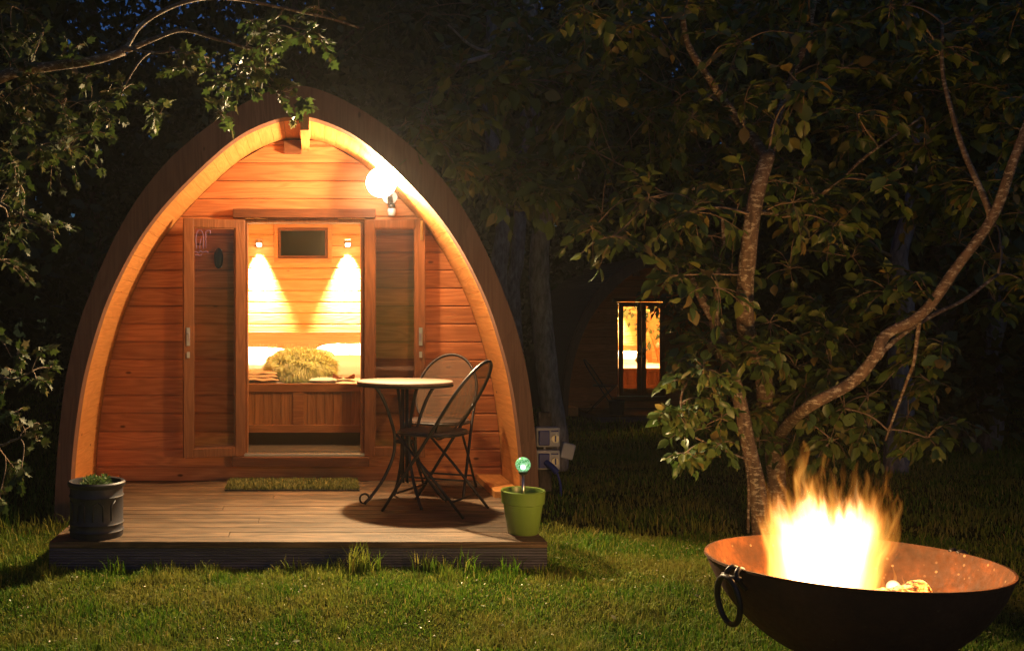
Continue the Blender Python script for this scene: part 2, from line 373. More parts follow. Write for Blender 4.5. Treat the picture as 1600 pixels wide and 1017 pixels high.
def pod_shell(root):
    # front arch: two halves, with a butt joint at apex
    for sgn in (-1, 1):
        mb = MB(); n = len(INd); segs = 5
        cuts = [int(round(k*(n-1)/segs)) for k in range(segs+1)]
        for a, b in zip(cuts, cuts[1:]):
            vs = []; idx = list(range(a, b+1)); g = 0.0012
            for i in idx:
                for (prof, y) in ((INd, 0.0), (OUd, 0.0), (OUd, 0.11), (INd, 0.11)):
                    x, z = prof[i]
                    if prof is OUd and y > 0: x, z = x, z
                    vs.append((sgn*max(x, 0.0015), y, z))
            m = len(idx); fs = []
            for i in range(m-1):
                for q in range(4):
                    r = (q+1) % 4; f = (i*4+q, i*4+r, (i+1)*4+r, (i+1)*4+q)
                    fs.append(f if sgn < 0 else f[::-1])
            fs.append((0, 1, 2, 3)); fs.append(((m-1)*4+3, (m-1)*4+2, (m-1)*4+1, (m-1)*4))
            mb.add(vs, fs)
        mb.build('arch_beam', 'arch', root)
    # soffit planks (run front to back) set just behind the arch
    mb = MB(); n = 38
    pl = dens(INN, n+1)
    for sgn in (-1, 1):
        for i in range(n):
            (x0, z0), (x1, z1) = pl[i], pl[i+1]
            dx, dz = x1-x0, z1-z0; L = math.hypot(dx, dz); tx, tz = dx/L, dz/L; nx_, nz_ = tz, -tx   # outward
            g = 0.0006; a0 = (x0+tx*g, z0+tz*g); a1 = (x1-tx*g, z1-tz*g); T = 0.018; e = 0.003
            fr = [(a0[0]+nx_*e, a0[1]+nz_*e), (a1[0]+nx_*e, a1[1]+nz_*e), (a1[0]+nx_*(T+e), a1[1]+nz_*(T+e)), (a0[0]+nx_*(T+e), a0[1]+nz_*(T+e))]
            mb.hexa([(sgn*q[0], 0.112, q[1]) for q in fr], [(sgn*q[0], WY+0.02, q[1]) for q in fr])
    mb.build('soffit', 'soffit', root)
    # backing behind soffit and roof skin
    mb = MB(); off = 0.03
    for sgn in (-1, 1):
        vs = []; fs = []; rows = 60
        pr = dens(OUT, rows+1)
        for i, (x, z) in enumerate(pr):
            vs += [(sgn*(x-0.012), 0.112, z-0.012), (sgn*(x-0.012), 3.42, z-0.012)]
        for i in range(rows): fs.append((2*i, 2*i+1, 2*i+3, 2*i+2))
        mb.add(vs, fs)
    mb.build('roof_deck', 'dark_floor', root)
    mb = MB(); ns = 40; pr = dens(OUT, ns+1)
    for sgn in (-1, 1):
        for i in range(ns):
            (x0, z0), (x1, z1) = pr[i], pr[i+1]; dx, dz = x1-x0, z1-z0; L = math.hypot(dx, dz); nx_, nz_ = dz/L, -dx/L
            lo, hi = 0.014, 0.003
            y = 0.118
            while y < 3.45:
                wd = R(.12, .2); y2 = min(y+wd, 3.46)
                q = [(x0+nx_*lo-dx*.25, z0+nz_*lo-dz*.25), (x1+nx_*hi, z1+nz_*hi), (x1+nx_*(hi-.006), z1+nz_*(hi-.006)), (x0+nx_*(lo-.008)-dx*.25, z0+nz_*(lo-.008)-dz*.25)]
                mb.hexa([(sgn*a, y+.002, b) for a, b in q], [(sgn*a, y2-.002, b) for a, b in q]); y = y2
    mb.build('roof', 'shingle', root)
    # side bearers
    for sgn in (-1, 1):
        MB().box(min(sgn*1.365, sgn*1.20), max(sgn*1.365, sgn*1.20), 0.03, WY-0.002, 0.10, 0.24).build('bearer', 'soffit', root, bevel=.004)
def wall_boards(root, y0, y1, name, mat, hole=None, zs=None, step=.1207, front=True, shrink=0.0):
    mb = MB(); z = zs
    while z < 2.5:
        a = z+.0015; b = z+step-.0015; b = min(b, 2.498)
        ch = 0.009
        def seg(xa0, xb0, xa1, xb1):
            # board with a chamfered lap: the top edge steps back
            lip = b-0.014
            f = lambda x0_, x1_, t: x0_+(x1_-x0_)*t
            t = (lip-a)/(b-a)
            for (za, zb, ya, yb, ta, tb) in ((a, lip, y0, y0, 0, t), (lip, b, y0, y0+ch, t, 1)):
                fr = [(f(xa0, xa1, ta), ya, za), (f(xb0, xb1, ta), ya, za), (f(xb0, xb1, tb), yb, zb), (f(xa0, xa1, tb), yb, zb)]
                mb.hexa(fr, [(q[0], y1, q[2]) for q in fr])
        if b > a+.01:
            w0, w1 = innx(a)-shrink, innx(b)-shrink
            if b > 2.49: w1 = min(w1, .14)
            parts = [(-w0, w0, -w1, w1)]
            if hole and b > hole[2]+.001 and a < hole[3]-.001:
                if a < hole[2] or b > hole[3]: pass
                parts = [(-w0, hole[0], -w1, hole[0]), (hole[1], w0, hole[1], w1)]
            for p in parts: seg(*p)
        z += step
    return mb.build(name, mat, root)
def make_pod(root):
    pod_shell(root)
    wall_boards(root, WY, WY+.03, 'front_wall', 'cedar', (DX0, DX1, DZ0, DZ1), zs=.291-.1207)
    # solid core behind boards (closes gaps)
    mb = MB(); y0, y1 = WY+.0305, WY+.075
    zz = [q[1] for q in INd]; xx = [q[0] for q in INd]
    for sgn in (-1, 1):
        for i in range(len(INd)-1):
            za, zb = zz[i], zz[i+1]; xa, xb = xx[i], xx[i+1]
            if zb < .12: continue
            inner = 0.0
            if za >= DZ0-.02 and zb <= DZ1+.02: inner = DX1 if sgn > 0 else -DX0
            if xa <= inner+.001 or zb-za < 1e-5: continue
            fr = [(sgn*inner, y0, za), (sgn*xa, y0, za), (sgn*max(xb, inner), y0, zb), (sgn*inner, y0, zb)]
            mb.hexa(fr, [(q[0], y1, q[2]) for q in fr])
    mb.build('front_wall_core', 'dark_floor', root)
    wall_boards(root, BY, BY+.03, 'back_wall', 'pine', None, zs=.30, step=.105, shrink=.05)
    # interior lining: curved shell of lengthwise boards
    mb = MB(); n = 26; pl = dens(INN, n+1)
    for sgn in (-1, 1):
        for i in range(n):
            (x0, z0), (x1, z1) = pl[i], pl[i+1]
            if z1 < .25: continue
            dx, dz = x1-x0, z1-z0; L = math.hypot(dx, dz); tx, tz = dx/L, dz/L; nx_, nz_ = tz, -tx; g = .002; T = .014; s_ = -.045
            a0 = (x0+tx*g+nx_*s_, z0+tz*g+nz_*s_); a1 = (x1-tx*g+nx_*s_, z1-tz*g+nz_*s_)
            fr = [a0, a1, (a1[0]+nx_*T, a1[1]+nz_*T), (a0[0]+nx_*T, a0[1]+nz_*T)]
            mb.hexa([(sgn*q[0], WY+.077, q[1]) for q in fr], [(sgn*q[0], BY-.001, q[1]) for q in fr])
    M['pine_len'] = M.get('pine_len') or wood('pine_lining_lengthwise', (0.60, 0.31, 0.10), (0.80, 0.48, 0.19), 'y', 0.45, vary=0.22)
    mb.build('lining', 'pine_len', root)
    for yb in (BY-.05, WY+.12):
        mb = MB()
        for sgn in (-1, 1):
            p = [q for q in INd if q[1] > .3]
            for (x0, z0), (x1, z1) in zip(p, p[1:]):
                fr = [(sgn*(x0-.075), yb, z0-.02), (sgn*(x0-.045), yb, z0), (sgn*(x1-.045), yb, z1-.03*(z1 > 2.3)), (sgn*max(0, x1-.075), yb, z1-.02-.03*(z1 > 2.3))]
                mb.hexa(fr, [(q[0], yb+.045, q[2]) for q in fr])
        mb.build('rib', 'pine_rail', root)
    MB().box(-1.30, 1.30, WY+.076, BY, .30, .385).build('floor', 'dark_floor', root)
    wc = MB().box(-1.45, 1.45, 3.38, 3.41, -.1, .9); 
    mb = MB(); pr = dens(OUT, 40)
    fs = [(-(x-.02), 3.40, z-.02) for x, z in pr]+[((x-.02), 3.40, z-.02) for x, z in reversed(pr)]
    mb.add(fs+[(a, 3.43, c) for a, b, c in fs], [tuple(range(len(fs))), tuple(range(2*len(fs)-1, len(fs)-1, -1))])
    mb.build('rear_gable', 'arch', root)
    # casings
    MB().box(DX0-.075, DX1+.075, WY-.045, WY-.002, DZ1+.012, DZ1+.072).build('door_header', 'cedar_casing', root, bevel=.003)
    MB().box(DX0-.08, DX1+.03, WY-.075, WY-.002, DZ0-.085, DZ0-.022).build('door_step', 'cedar_casing', root, bevel=.003)
    jm = MB(); jm.box(DX0, DX0+.022, WY-.012, WY+.09, DZ0, DZ1-.02); jm.box(DX1-.022, DX1, WY-.012, WY+.09, DZ0, DZ1-.02)
    jm.box(DX0, DX1, WY-.012, WY+.09, DZ1-.018, DZ1+.008); jm.build('door_frame', 'cedar_door', root, bevel=.002)
    MB().box(DX0+.001, DX1-.001, WY-.055, WY+.10, DZ0-.020, DZ0-.001).build('threshold', 'steel', root, bevel=.003)
    # ridge beam end and plate
    rb = MB()
    xs0, xs1 = .020, .073; z0, z1 = 2.425, 2.515; xm = (xs0+xs1)/2
    outl = [(xs0, z0), (xs1, z0), (xs1, z1), (xm+.012, z1+.02), (xm+.004, z1+.055), (xm-.004, z1+.058), (xm-.012, z1+.02), (xs0, z1)]
    rb.add([(x, -.012, z) for x, z in outl]+[(x, WY-.002, z) for x, z in outl], [tuple(range(8)), tuple(range(15, 7, -1))]+[(i, i+8, (i+1) % 8+8, (i+1) % 8) for i in range(8)])
    rb.build('ridge_block', 'soffit', root)
    MB().box(-.10, .018, WY-.035, WY-.002, 2.40, 2.487).build('ridge_plate', 'cedar_casing', root, bevel=.002)
def make_leaf(root, hinge_x, width, ang, side, label=None):
    """door leaf lying open: local leaf built from hinge along +x*side"""
    d = bpy.data.objects.new('door', None)
    H0, H1 = DZ0-.018, DZ1-.002; st = .066
    mb = MB()
    def bx(u0, u1, v0, v1, z0, z1):
        a, b = (u0, u1) if side > 0 else (-u1, -u0); mb.box(a, b, v0, v1, z0, z1)
    T = .042
    bx(0, st, -T, 0, H0, H1); bx(width-st, width, -T, 0, H0, H1)
    bx(st, width-st, -T+.0015, -.0015, H1-.06, H1-.0015); bx(st, width-st, -T+.0015, -.0015, H0+.0015, H0+.062)
    me = mb.build('door', 'cedar_door', root, bevel=.003)
    me.location = (hinge_x, WY-.012, 0); me.rotation_euler = (0, 0, ang)
    g = MB()
    a, b = (st-.004, width-st+.004) if side > 0 else (-(width-st+.004), -(st-.004))
    g.box(a, b, -.026, -.018, H0+.058, H1-.056).build('glass', 'glass', me)
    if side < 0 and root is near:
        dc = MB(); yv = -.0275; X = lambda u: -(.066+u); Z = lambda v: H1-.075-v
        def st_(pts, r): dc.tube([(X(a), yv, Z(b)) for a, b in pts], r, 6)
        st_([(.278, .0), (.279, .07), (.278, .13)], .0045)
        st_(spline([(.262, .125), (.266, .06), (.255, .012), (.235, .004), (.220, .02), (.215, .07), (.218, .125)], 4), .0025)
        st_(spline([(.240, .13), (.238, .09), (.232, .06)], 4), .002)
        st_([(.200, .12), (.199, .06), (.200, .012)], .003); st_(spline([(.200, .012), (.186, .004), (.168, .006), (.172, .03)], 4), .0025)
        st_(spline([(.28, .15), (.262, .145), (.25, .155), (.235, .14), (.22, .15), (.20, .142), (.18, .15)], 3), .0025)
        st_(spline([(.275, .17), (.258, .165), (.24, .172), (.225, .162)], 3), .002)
        dc.build('reflection_strokes', 'reflection_paint', me, smooth=0)  # a reflection in the pane, modelled as pale strokes
    bd = MB()
    for (u0, u1, z0, z1) in ((st, st+.008, H0+.062, H1-.06), (width-st-.008, width-st, H0+.062, H1-.06), (st+.008, width-st-.008, H0+.062, H0+.070), (st+.008, width-st-.008, H1-.068, H1-.06)):
        u0, u1 = (u0, u1) if side > 0 else (-u1, -u0); bd.box(u0, u1, -.034, -.027, z0, z1)
    bd.build('glazing_bead', 'cedar_door', me)
    h = MB(); hx = (width-.03)*side; hz = 1.17
    h.box(hx-.012, hx+.012, -T-.004, -T, hz-.06, hz+.06); h.tube([(hx, -T, hz+.02), (hx, -T-.035, hz+.02), (hx, -T-.04, hz-.03)], .006, 8)
    h.box(hx-.01, hx+.01, -T-.006, -T-.004, hz-.14, hz-.10)
    h.build('handle', 'steel', me, bevel=.001)
    b = MB(); bx_ = (width-.022)*side
    b.box(bx_-.009, bx_+.009, -T-.006, -T-.0005, H1-.14, H1-.012); b.tube([(bx_, -T-.012, H1-.13), (bx_, -T-.012, H1-.02)], .005, 8)
    if side > 0: b.build('bolt', 'brass', me)
    return me

near = thing('camping_pod', 'large arched timber camping pod with both glazed doors open and bright interior, behind the deck', 'camping pod', (-.10, 6.0, 0))
make_pod(near)
far = thing('camping_pod', 'distant unlit timber camping pod beyond the trees with two narrow lit glass doors closed', 'camping pod', (5.505, 16.1, -.38))
for ch in kids(near): copy_tree(ch, far)
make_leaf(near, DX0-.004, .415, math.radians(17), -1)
make_leaf(near, DX1+.004, .405, math.radians(-7), 1)
make_leaf(far, DX0+.024, .378, 0, 1); make_leaf(far, DX1-.024, .378, 0, -1)

def interior(root, full=True):
    x, y, z = root.location
    sfx = 'in the near pod' if full else 'in the distant pod'
    def at(a, b, c): return (x+a, y+b, z+c)
    # bed (local coordinates of bed root at pod origin)
    b = thing('bed', 'panelled pine bed with white bedding seen through the open doors' if full else 'panelled bed seen through the closed glass of the distant pod', 'bed', (x, y, z))
    FY = 1.10; T0, T1 = .475, .825
    mb = MB(); W = 1.08
    mb.box(-W, W, FY, FY+.03, T1-.06, T1); mb.box(-W, W, FY, FY+.03, T0, T0+.055)
    for xm in (-W+.04, -.5, -.01, .5, W-.04): mb.box(xm-.04, xm+.04, FY+.001, FY+.03, T0+.0555, T1-.0605)
    mb.build('front_rail', 'bed_rail', b, bevel=.003)
    mb = MB(); xx = -W
    while xx < W: mb.box(xx+.001, min(W, xx+.062), FY+.012, FY+.024, T0+.05, T1-.05); xx += .063
    mb.box(-W, W, FY+.0245, FY+.0295, T0+.05, T1-.055)
    mb.build('front_panel', 'bed_panel', b, bevel=.002)
    HY = BY-.07
    mb = MB(); mb.box(-W, W, HY-.035, HY, 1.06, 1.165)
    for xm in (-W+.04, -.5, -.01, .5, W-.04): mb.box(xm-.045, xm+.045, HY-.034, HY, .8, 1.059)
    mb.box(-W, W, HY-.045, HY-.036, 1.150, 1.172)
    mb.build('headboard_rail', 'pine_rail', b, bevel=.003)
    mb = MB(); xx = -W
    while xx < W: mb.box(xx+.001, min(W, xx+.075), HY-.022, HY-.008, .8, 1.065); xx += .076
    mb.build('headboard_panel', 'pine_v', b, bevel=.002)
    MB().box(-W+.02, W-.02, FY+.031, HY-.036, .62, .80).build('mattress', 'linen', b, bevel=.03)
    # duvet: rumpled surface
    nx, ny = 70, 60; vs = []
    for j in range(ny+1):
        for i in range(nx+1):
            u = i/nx; v = j/ny; X = -W+.03+u*(2*W-.06); Y = FY+.04+v*1.75
            e = min(1, min(u, 1-u)*14, min(v*9, (1-v)*9)); 
            zz = .80+.035*e+.030*e*mnoise.noise(Vector((X*3.3, Y*2.6, .3)))+.016*mnoise.noise(Vector((X*8, Y*6, 2)))+.02*e*v
            vs.append((X, Y, zz))
    fs = [(j*(nx+1)+i, j*(nx+1)+i+1, (j+1)*(nx+1)+i+1, (j+1)*(nx+1)+i) for j in range(ny) for i in range(nx)]
    dv = MB().add(vs, fs).build('duvet', 'linen', None, smooth=0)
    dv.location = (x, y, z); tag(dv, 'rumpled white duvet spread over the bed '+sfx, 'duvet')
    def pillow(nm, lab, cx, cy, cz, sx, sy, sz, mat='linen', rz=0, tilt=0, grp=None, cat='pillow'):
        vs = []; n = 22
        for sgn in (1, -1):
            for j in range(n+1):
                for i in range(n+1):
                    u = -1+2*i/n; v = -1+2*j/n
                    h = max(0, (1-u**4))*max(0, (1-v**4)); pin = 1-.07*(1-abs(u))*0-.06*(1-u*u)*abs(v)**3
                    X = u*sx*(1-.07*(1-v*v)*abs(u)**4*-1-.08*abs(v)**2*0); Y = v*sy*pin
                    Z = sgn*sz*h**.5*(1+.10*mnoise.noise(Vector((u*2+cx*9, v*2, sgn*1.0))))
                    vs.append((X, Y, Z))
        m = (n+1)**2; fs = []
        for s_ in range(2):
            for j in range(n):
                for i in range(n):
                    q = (s_*m+j*(n+1)+i, s_*m+j*(n+1)+i+1, s_*m+(j+1)*(n+1)+i+1, s_*m+(j+1)*(n+1)+i)
                    fs.append(q if s_ == 0 else q[::-1])
        o = MB().add(vs, fs).build(nm, mat, None, smooth=0); o.location = at(cx, cy, cz); o.rotation_euler = (tilt, 0, rz)
        return tag(o, lab, cat, grp)
    HYp = BY-.30
    pillow('pillow', 'plump white pillow leaning on the headboard at the left, '+sfx, -.48, HYp, .90, .36, .22, .085, tilt=math.radians(24))
    pillow('pillow', 'plump white pillow leaning on the headboard at the right, '+sfx, .50, HYp, .92, .38, .23, .095, tilt=math.radians(24))
    if full:
        pillow('pillow', 'round topped white pillow standing just behind the sheepskin cushion', .02, 1.78, .935, .25, .18, .085, tilt=math.radians(22))
        pillow('pillow', 'white pillow bulging up on the right of the sheepskin cushion', .34, 1.82, .90, .30, .20, .085, tilt=math.radians(12))
    # window on back wall
    wd = bpy.data.objects
    fr = MB(); wx0, wx1, wz0, wz1 = -.235, .235, 1.855, 2.145
    fw = .035
    fr.box(wx0-fw, wx1+fw, BY-.035, BY-.001, wz1, wz1+fw); fr.box(wx0-fw, wx1+fw, BY-.035, BY-.001, wz0-fw, wz0)
    fr.box(wx0-fw, wx0, BY-.034, BY-.001, wz0+.0005, wz1-.0005); fr.box(wx1, wx1+fw, BY-.034, BY-.001, wz0+.0005, wz1-.0005)
    f_ = fr.build('window', 'pine_rail', root, bevel=.002)
    sr = MB(); q = .028
    sr.box(wx0+.004, wx1-.004, BY-.028, BY-.006, wz1-q, wz1-.003); sr.box(wx0+.004, wx1-.004, BY-.028, BY-.006, wz0+.003, wz0+q)
    sr.box(wx0+.004, wx0+q, BY-.027, BY-.006, wz0+q+.0005, wz1-q-.0005); sr.box(wx1-q, wx1-.004, BY-.027, BY-.006, wz0+q+.0005, wz1-q-.0005)
    sr.build('sash', 'cedar_casing', f_, bevel=.002)
    MB().box(wx0+q, wx1-q, BY-.016, BY-.010, wz0+q, wz1-q).build('pane', M['night_glass'], f_)
    MB().box(wx0-.09, wx1+.09, BY-.09, BY-.002, 2.195, 2.235).build('window_pelmet', 'cedar_casing', root, bevel=.003)
    # reading lights
    for sx in (-.41, .42):
        side = 'left' if sx < 0 else 'right'
        lt = thing('wall_light', 'small glowing wall light at the %s of the little window %s' % (side, sfx), 'wall light', at(sx, BY-.085, 1.99), group='wall lights over the beds')
        MB().box(-.028, .028, .05, .084, -.03, .05).build('back_plate', 'steel', lt, bevel=.004)
        MB().lathe([(.006, .032), (.026, .028), (.036, 0), (.034, 0), (.024, .022), (.006, .028)], n=24).build('shade', 'steel', lt, smooth=40)
        MB().ball((0, 0, .0), .022).build('bulb', 'read_glow', lt, smooth=0)
        light('lamp_light', (0, .040, -.022), LW['read'], (1, .74, .44), .02, lt, spot=60, blend=1.0, rot=(0, 0, 0))
    light('added_fill', (0, -2.1, .10), LW['fill']*(1 if full else 4.5), (1, .57, .20), .12, lt)  # added fill light to brighten the interior, has no fixture
    return at
LW = dict(read=3000.0, fill=110.0)
kk = NT('night_glass'); kk.bsdf((0.012, 0.013, 0.007), 0.25, spec=.05); M['night_glass'] = kk.m
atn = interior(near)
interior(far, False)

# items on near bed
def fluffy(name, c, sx, sy, sz, nh, L, lab, cat):
    root = thing(name, lab, cat, c)
    b = MB(); b.ball((0, 0, 0), 1.0, 28, 16, (sx, sy, sz)); b.build('cushion_pad', 'sheep', root, smooth=0)
    n = nh; u = rng.uniform(-1, 1, n); ph = rng.uniform(0, 2*np.pi, n); s = np.sqrt(1-u*u)
    nrm = np.stack([s*np.cos(ph), s*np.sin(ph), u], 1); pos = nrm*np.array([sx, sy, sz])
    nn = nrm/np.array([sx, sy, sz]); nn /= np.linalg.norm(nn, axis=1)[:, None]
    clump = np.stack([np.sin(ph*9+u*7), np.cos(ph*7-u*11), np.sin(u*13+ph*5)], 1)*.35
    d1 = nn*.6+clump+rng.normal(0, .22, (n, 3))+np.array([0, 0, -.35]); d1 /= np.linalg.norm(d1, axis=1)[:, None]
    Ls = L*rng.uniform(.6, 1.2, n)[:, None]; p1 = pos+nn*Ls*.5; p2 = p1+d1*Ls*.6; p3 = p2+(d1+[0, 0, -.6])*Ls*.4
    sd = np.cross(nn, rng.normal(0, 1, (n, 3))); sd /= np.linalg.norm(sd, axis=1)[:, None]; w_ = .0022
    V = np.stack([pos-sd*w_, pos+sd*w_, p1+sd*w_, p1-sd*w_, p2+sd*w_*.7, p2-sd*w_*.7, p3], 1).reshape(-1, 3)
    o = np.arange(n)[:, None]*7
    npmesh('fleece', V, [np.concatenate([o+[0, 1, 2, 3], o+[3, 2, 4, 5]]), o+[5, 4, 6]], 'sheep', root)
k = NT('sheepskin'); k.bsdf(k.ramp(k.island(), [(0, (0.66, 0.70, 0.22)), (0.6, (0.82, 0.84, 0.40)), (1, (0.9, 0.9, 0.65))]), 0.8); M['sheep'] = k.m
fluffy('sheepskin_cushion', atn(.005, 1.42, .925), .225, .15, .095, 16000, .05, 'shaggy yellow sheepskin cushion lying at the front of the bed', 'cushion')
def soft_fold(name, mat, c, sx, sy, layers, lab, cat, seed=0):
    mb = MB(); th = .022
    for l in range(layers):
        n = 16; vs = []
        for sgn in (0, 1):
            for j in range(n+1):
                for i in range(n+1):
                    u = -1+2*i/n; v = -1+2*j/n; e = (1-u**8)*(1-v**8)
                    zz = l*th+(th*.9 if sgn else 0)*max(0, e)**.4+.008*mnoise.noise(Vector((u*2+seed, v*2, l)))+(0 if sgn else .004)
                    vs.append((u*sx*(1-.04*l), v*sy*(1-.03*l)+.01*l, zz))
        m = (n+1)**2
        fs = []
        for s_ in range(2):
            for j in range(n):
                for i in range(n):
                    q = (s_*m+j*(n+1)+i, s_*m+j*(n+1)+i+1, s_*m+(j+1)*(n+1)+i+1, s_*m+(j+1)*(n+1)+i); fs.append(q[::-1] if s_ == 0 else q)
        for i in range(n):
            for a, b in ((i, i+1), (n*(n+1)+i+1, n*(n+1)+i)): fs.append((a, b, m+b, m+a))
            for a, b in (((i+1)*(n+1), i*(n+1)), (i*(n+1)+n, (i+1)*(n+1)+n)): fs.append((a, b, m+b, m+a))
        mb.add(vs, fs)
    o = mb.build(name, mat, None, smooth=50); o.location = c; tag(o, lab, cat); return o
soft_fold('folded_blanket', 'blanket', atn(-.295, 1.28, .842), .14, .10, 3, 'folded beige blanket at the left front edge of the bed', 'blanket')
bt = MB()
for s_ in (-1, 1):
    vs = []; n = 8
    pr = [(0, 0), (.035*s_, .012), (.075*s_, .036), (.082*s_, .03), (.08*s_, -.002), (.04*s_, -.004)]
    q = [(a, -.025, b) for a, b in pr]+[(a, .03, b*.9) for a, b in pr]
    bt.add(q, [tuple(range(6)), tuple(range(11, 5, -1))]+[(i, i+6, (i+1) % 6+6, (i+1) % 6) for i in range(6)])
o = bt.build('leather_pouch', 'leather', None, bevel=.003); o.location = atn(.32, 1.27, .853); tag(o, 'small brown leather pouch at the right front edge of the bed', 'pouch')
soft_fold('folded_towel', 'linen', atn(.17, 1.24, .840), .10, .08, 1, 'flat pale folded towel between the sheepskin cushion and the brown pouch', 'towel', 3)

# ------------------------------------------------------------------ security lamp on front wall
lamp = thing('security_lamp', 'round white floodlight with motion sensor glowing on the near pod wall above the right door', 'outdoor lamp', (.44, 6.43, 2.17))
wy = 6.0+WY-6.43
hd = MB(); hd.lathe([(.0, -.034), (.068, -.03), (.096, -.012), (.099, .012), (.09, .022)], n=36)
o = hd.build('lamp_head', 'lamp_glow', lamp, smooth=50); o.rotation_euler = (math.radians(82), 0, math.radians(-10))
bk = MB(); bk.tube([(0.02, .03, -.01), (.06, .14, -.03), (.075, wy, -.06)], .016, 12); bk.tube([(.075, wy-.022, -.06), (.075, wy-.002, -.06)], .05, 20)
bk.build('bracket', 'white_plastic', lamp, smooth=40)
sn = MB(); sn.tube([(.075, wy-.03, -.07), (.075, wy-.06, -.12)], .018, 12); sn.ball((.082, wy-.075, -.13), .024, sc=(1, 1, 1)); sn.build('sensor_neck', 'black_plastic', lamp, smooth=40)
sn = MB(); sn.lathe([(0, .0), (.026, 0), (.028, -.012), (.024, -.042), (.018, -.048), (0, -.048)], (.082, wy-.085, -.148), 20); sn.build('motion_sensor', 'white_plastic', lamp, smooth=40)
light('floodlight', (0, -.06, 0), 190, (1, .62, .30), .045, lamp)
light('flood_beam', (0, -.07, 0), 1150, (1, .74, .40), .045, lamp, spot=140, blend=1.0, rot=(math.radians(-68), 0, math.radians(-4)))
# small dark wall light behind the left door
x = (342-CX)/231.0; z = CH+(500-404)/231.0
u = thing('bulkhead_light', 'small dark unlit oval wall light behind the left door glass', 'wall light', (x, 6.0+WY, z))
MB().ball((0, -.024, 0), .032, 20, 12, (1, .75, 2.2)).build('housing', 'black_plastic', u, smooth=0)
MB().box(-.022, .022, -.012, -.001, -.06, .06).build('mount', 'steel', u, bevel=.003)

# ------------------------------------------------------------------ deck
dk = thing('deck', 'weathered timber deck platform in front of the near pod', 'deck', (-.075, 4.83, 0))
dz = .20; DW = 1.215
mb = MB(); y = 0.0; wd = .1165
while y < 1.86:
    y2 = min(y+wd, 1.875)
    n = 3 if False else 1
    cuts = [-DW, R(-.6, .6), DW] if (int(y/wd) % 3 == 1) else [-DW, DW]
    for a, b in zip(cuts, cuts[1:]): mb.box(a+.001, b-.001, y+.0038, y2-.0038, dz-.028+R(-.001, .001), dz+R(-.001, .001))
    y = y2
mb.build('deck_boards', 'deck', dk, bevel=.0025)
def reeded(x0, x1, yf, z0, z1, n, axis='x'):
    pts = []
    for i in range(n*4+1):
        t = i/(n*4); z = z0+(z1-z0)*t; pts.append((.0035*math.cos(t*n*2*math.pi), z))
    vs = []
    for d_, z in pts:
        if axis == 'x': vs += [(x0, yf-d_, z), (x1, yf-d_, z)]
        else: vs += [(yf+d_*(1 if yf > 0 else -1), x0, z), (yf+d_*(1 if yf > 0 else -1), x1, z)]
    m = len(pts)
    if axis == 'x': vs += [(x0, yf+.022, pts[0][1]), (x1, yf+.022, pts[0][1]), (x0, yf+.022, pts[-1][1]), (x1, yf+.022, pts[-1][1])]
    else:
        q = -1 if yf > 0 else 1
        vs += [(yf+.022*q, x0, pts[0][1]), (yf+.022*q, x1, pts[0][1]), (yf+.022*q, x0, pts[-1][1]), (yf+.022*q, x1, pts[-1][1])]
    fs = [(2*i, 2*i+1, 2*i+3, 2*i+2) for i in range(m-1)]+[(2*m, 2*m+1, 1, 0), (2*m-2, 2*m-1, 2*m+3, 2*m+2), (2*m, 2*m+2, 2*m+3, 2*m+1)]
    return MB().add(vs, fs)
fb = MB()
for (z0, z1) in ((dz-.030-.116, dz-.030), (-.03, dz-.030-.119)):
    r_ = reeded(-DW, DW, .012, z0, z1, 9); fb.add(r_.v, r_.f)
fb.build('fascia', 'fascia', dk, smooth=50)
for sx in (-1, 1):
    sb = MB(); r_ = reeded(.036, 1.86, sx*(DW-.006), -.03, dz-.030, 15, 'y'); sb.add(r_.v, r_.f); sb.build('side_fascia', 'fascia', dk, smooth=50)
fd = thing('deck', 'low timber step platform under the door of the distant pod', 'deck', (5.505, 15.55, -.38))
mb = MB()
for i in range(10): mb.box(-1.05, 1.05, i*.119+.003, i*.119+.116, .14, .17)
mb.build('deck_boards', 'deck', fd, bevel=.002); MB().box(-1.05, 1.05, .01, 1.18, -.1, .1395).build('fascia', 'fascia', fd)
# doormat
mt = thing('doormat', 'green artificial grass doormat lying on the deck in front of the open door', 'doormat', (-.135, 6.455, dz+.001))
MB().box(-.425, .425, -.19, .19, 0, .008).build('mat_backing', 'black_plastic', mt)
def blades(n, x0, x1, y0, y1, zf, h0, h1, w_, lean=.35, dens=None, hmap=None):
    x = rng.uniform(x0, x1, n); y = rng.uniform(y0, y1, n)
    if dens is not None:
        m = dens(x, y); x, y = x[m], y[m]; n = len(x)
    z = zf(x, y); h = rng.uniform(h0, h1, n)
    if hmap is not None: h = h*hmap(x, y)
    a = rng.uniform(0, 2*np.pi, n); ln = rng.uniform(.05, 1, n)*lean; b = a+rng.normal(0, .5, n)+np.pi/2
    dx, dy = np.cos(a)*ln*h, np.sin(a)*ln*h; sx, sy = np.cos(b)*w_, np.sin(b)*w_
    ws = rng.uniform(.6, 1.3, n); sx = sx*ws; sy = sy*ws
    O = np.stack([x, y, z], 1); S = np.stack([sx, sy, 0*sx], 1); D1 = np.stack([dx*.3, dy*.3, h*.55], 1); D2 = np.stack([dx*1.1, dy*1.1, h*(1-ln*.35)], 1)
    V = np.stack([O-S, O+S, O+D1+S*.8, O+D1-S*.8, O+D2], 1).reshape(-1, 3); o = np.arange(n)[:, None]*5
    return V, o+[0, 1, 2, 3], o+[3, 2, 4]
k = NT('mat_grass'); k.bsdf(k.ramp(k.island(), [(0, (0.10, 0.13, 0.02)), (1, (0.24, 0.24, 0.05))]), 0.6); M['matgrass'] = k.m
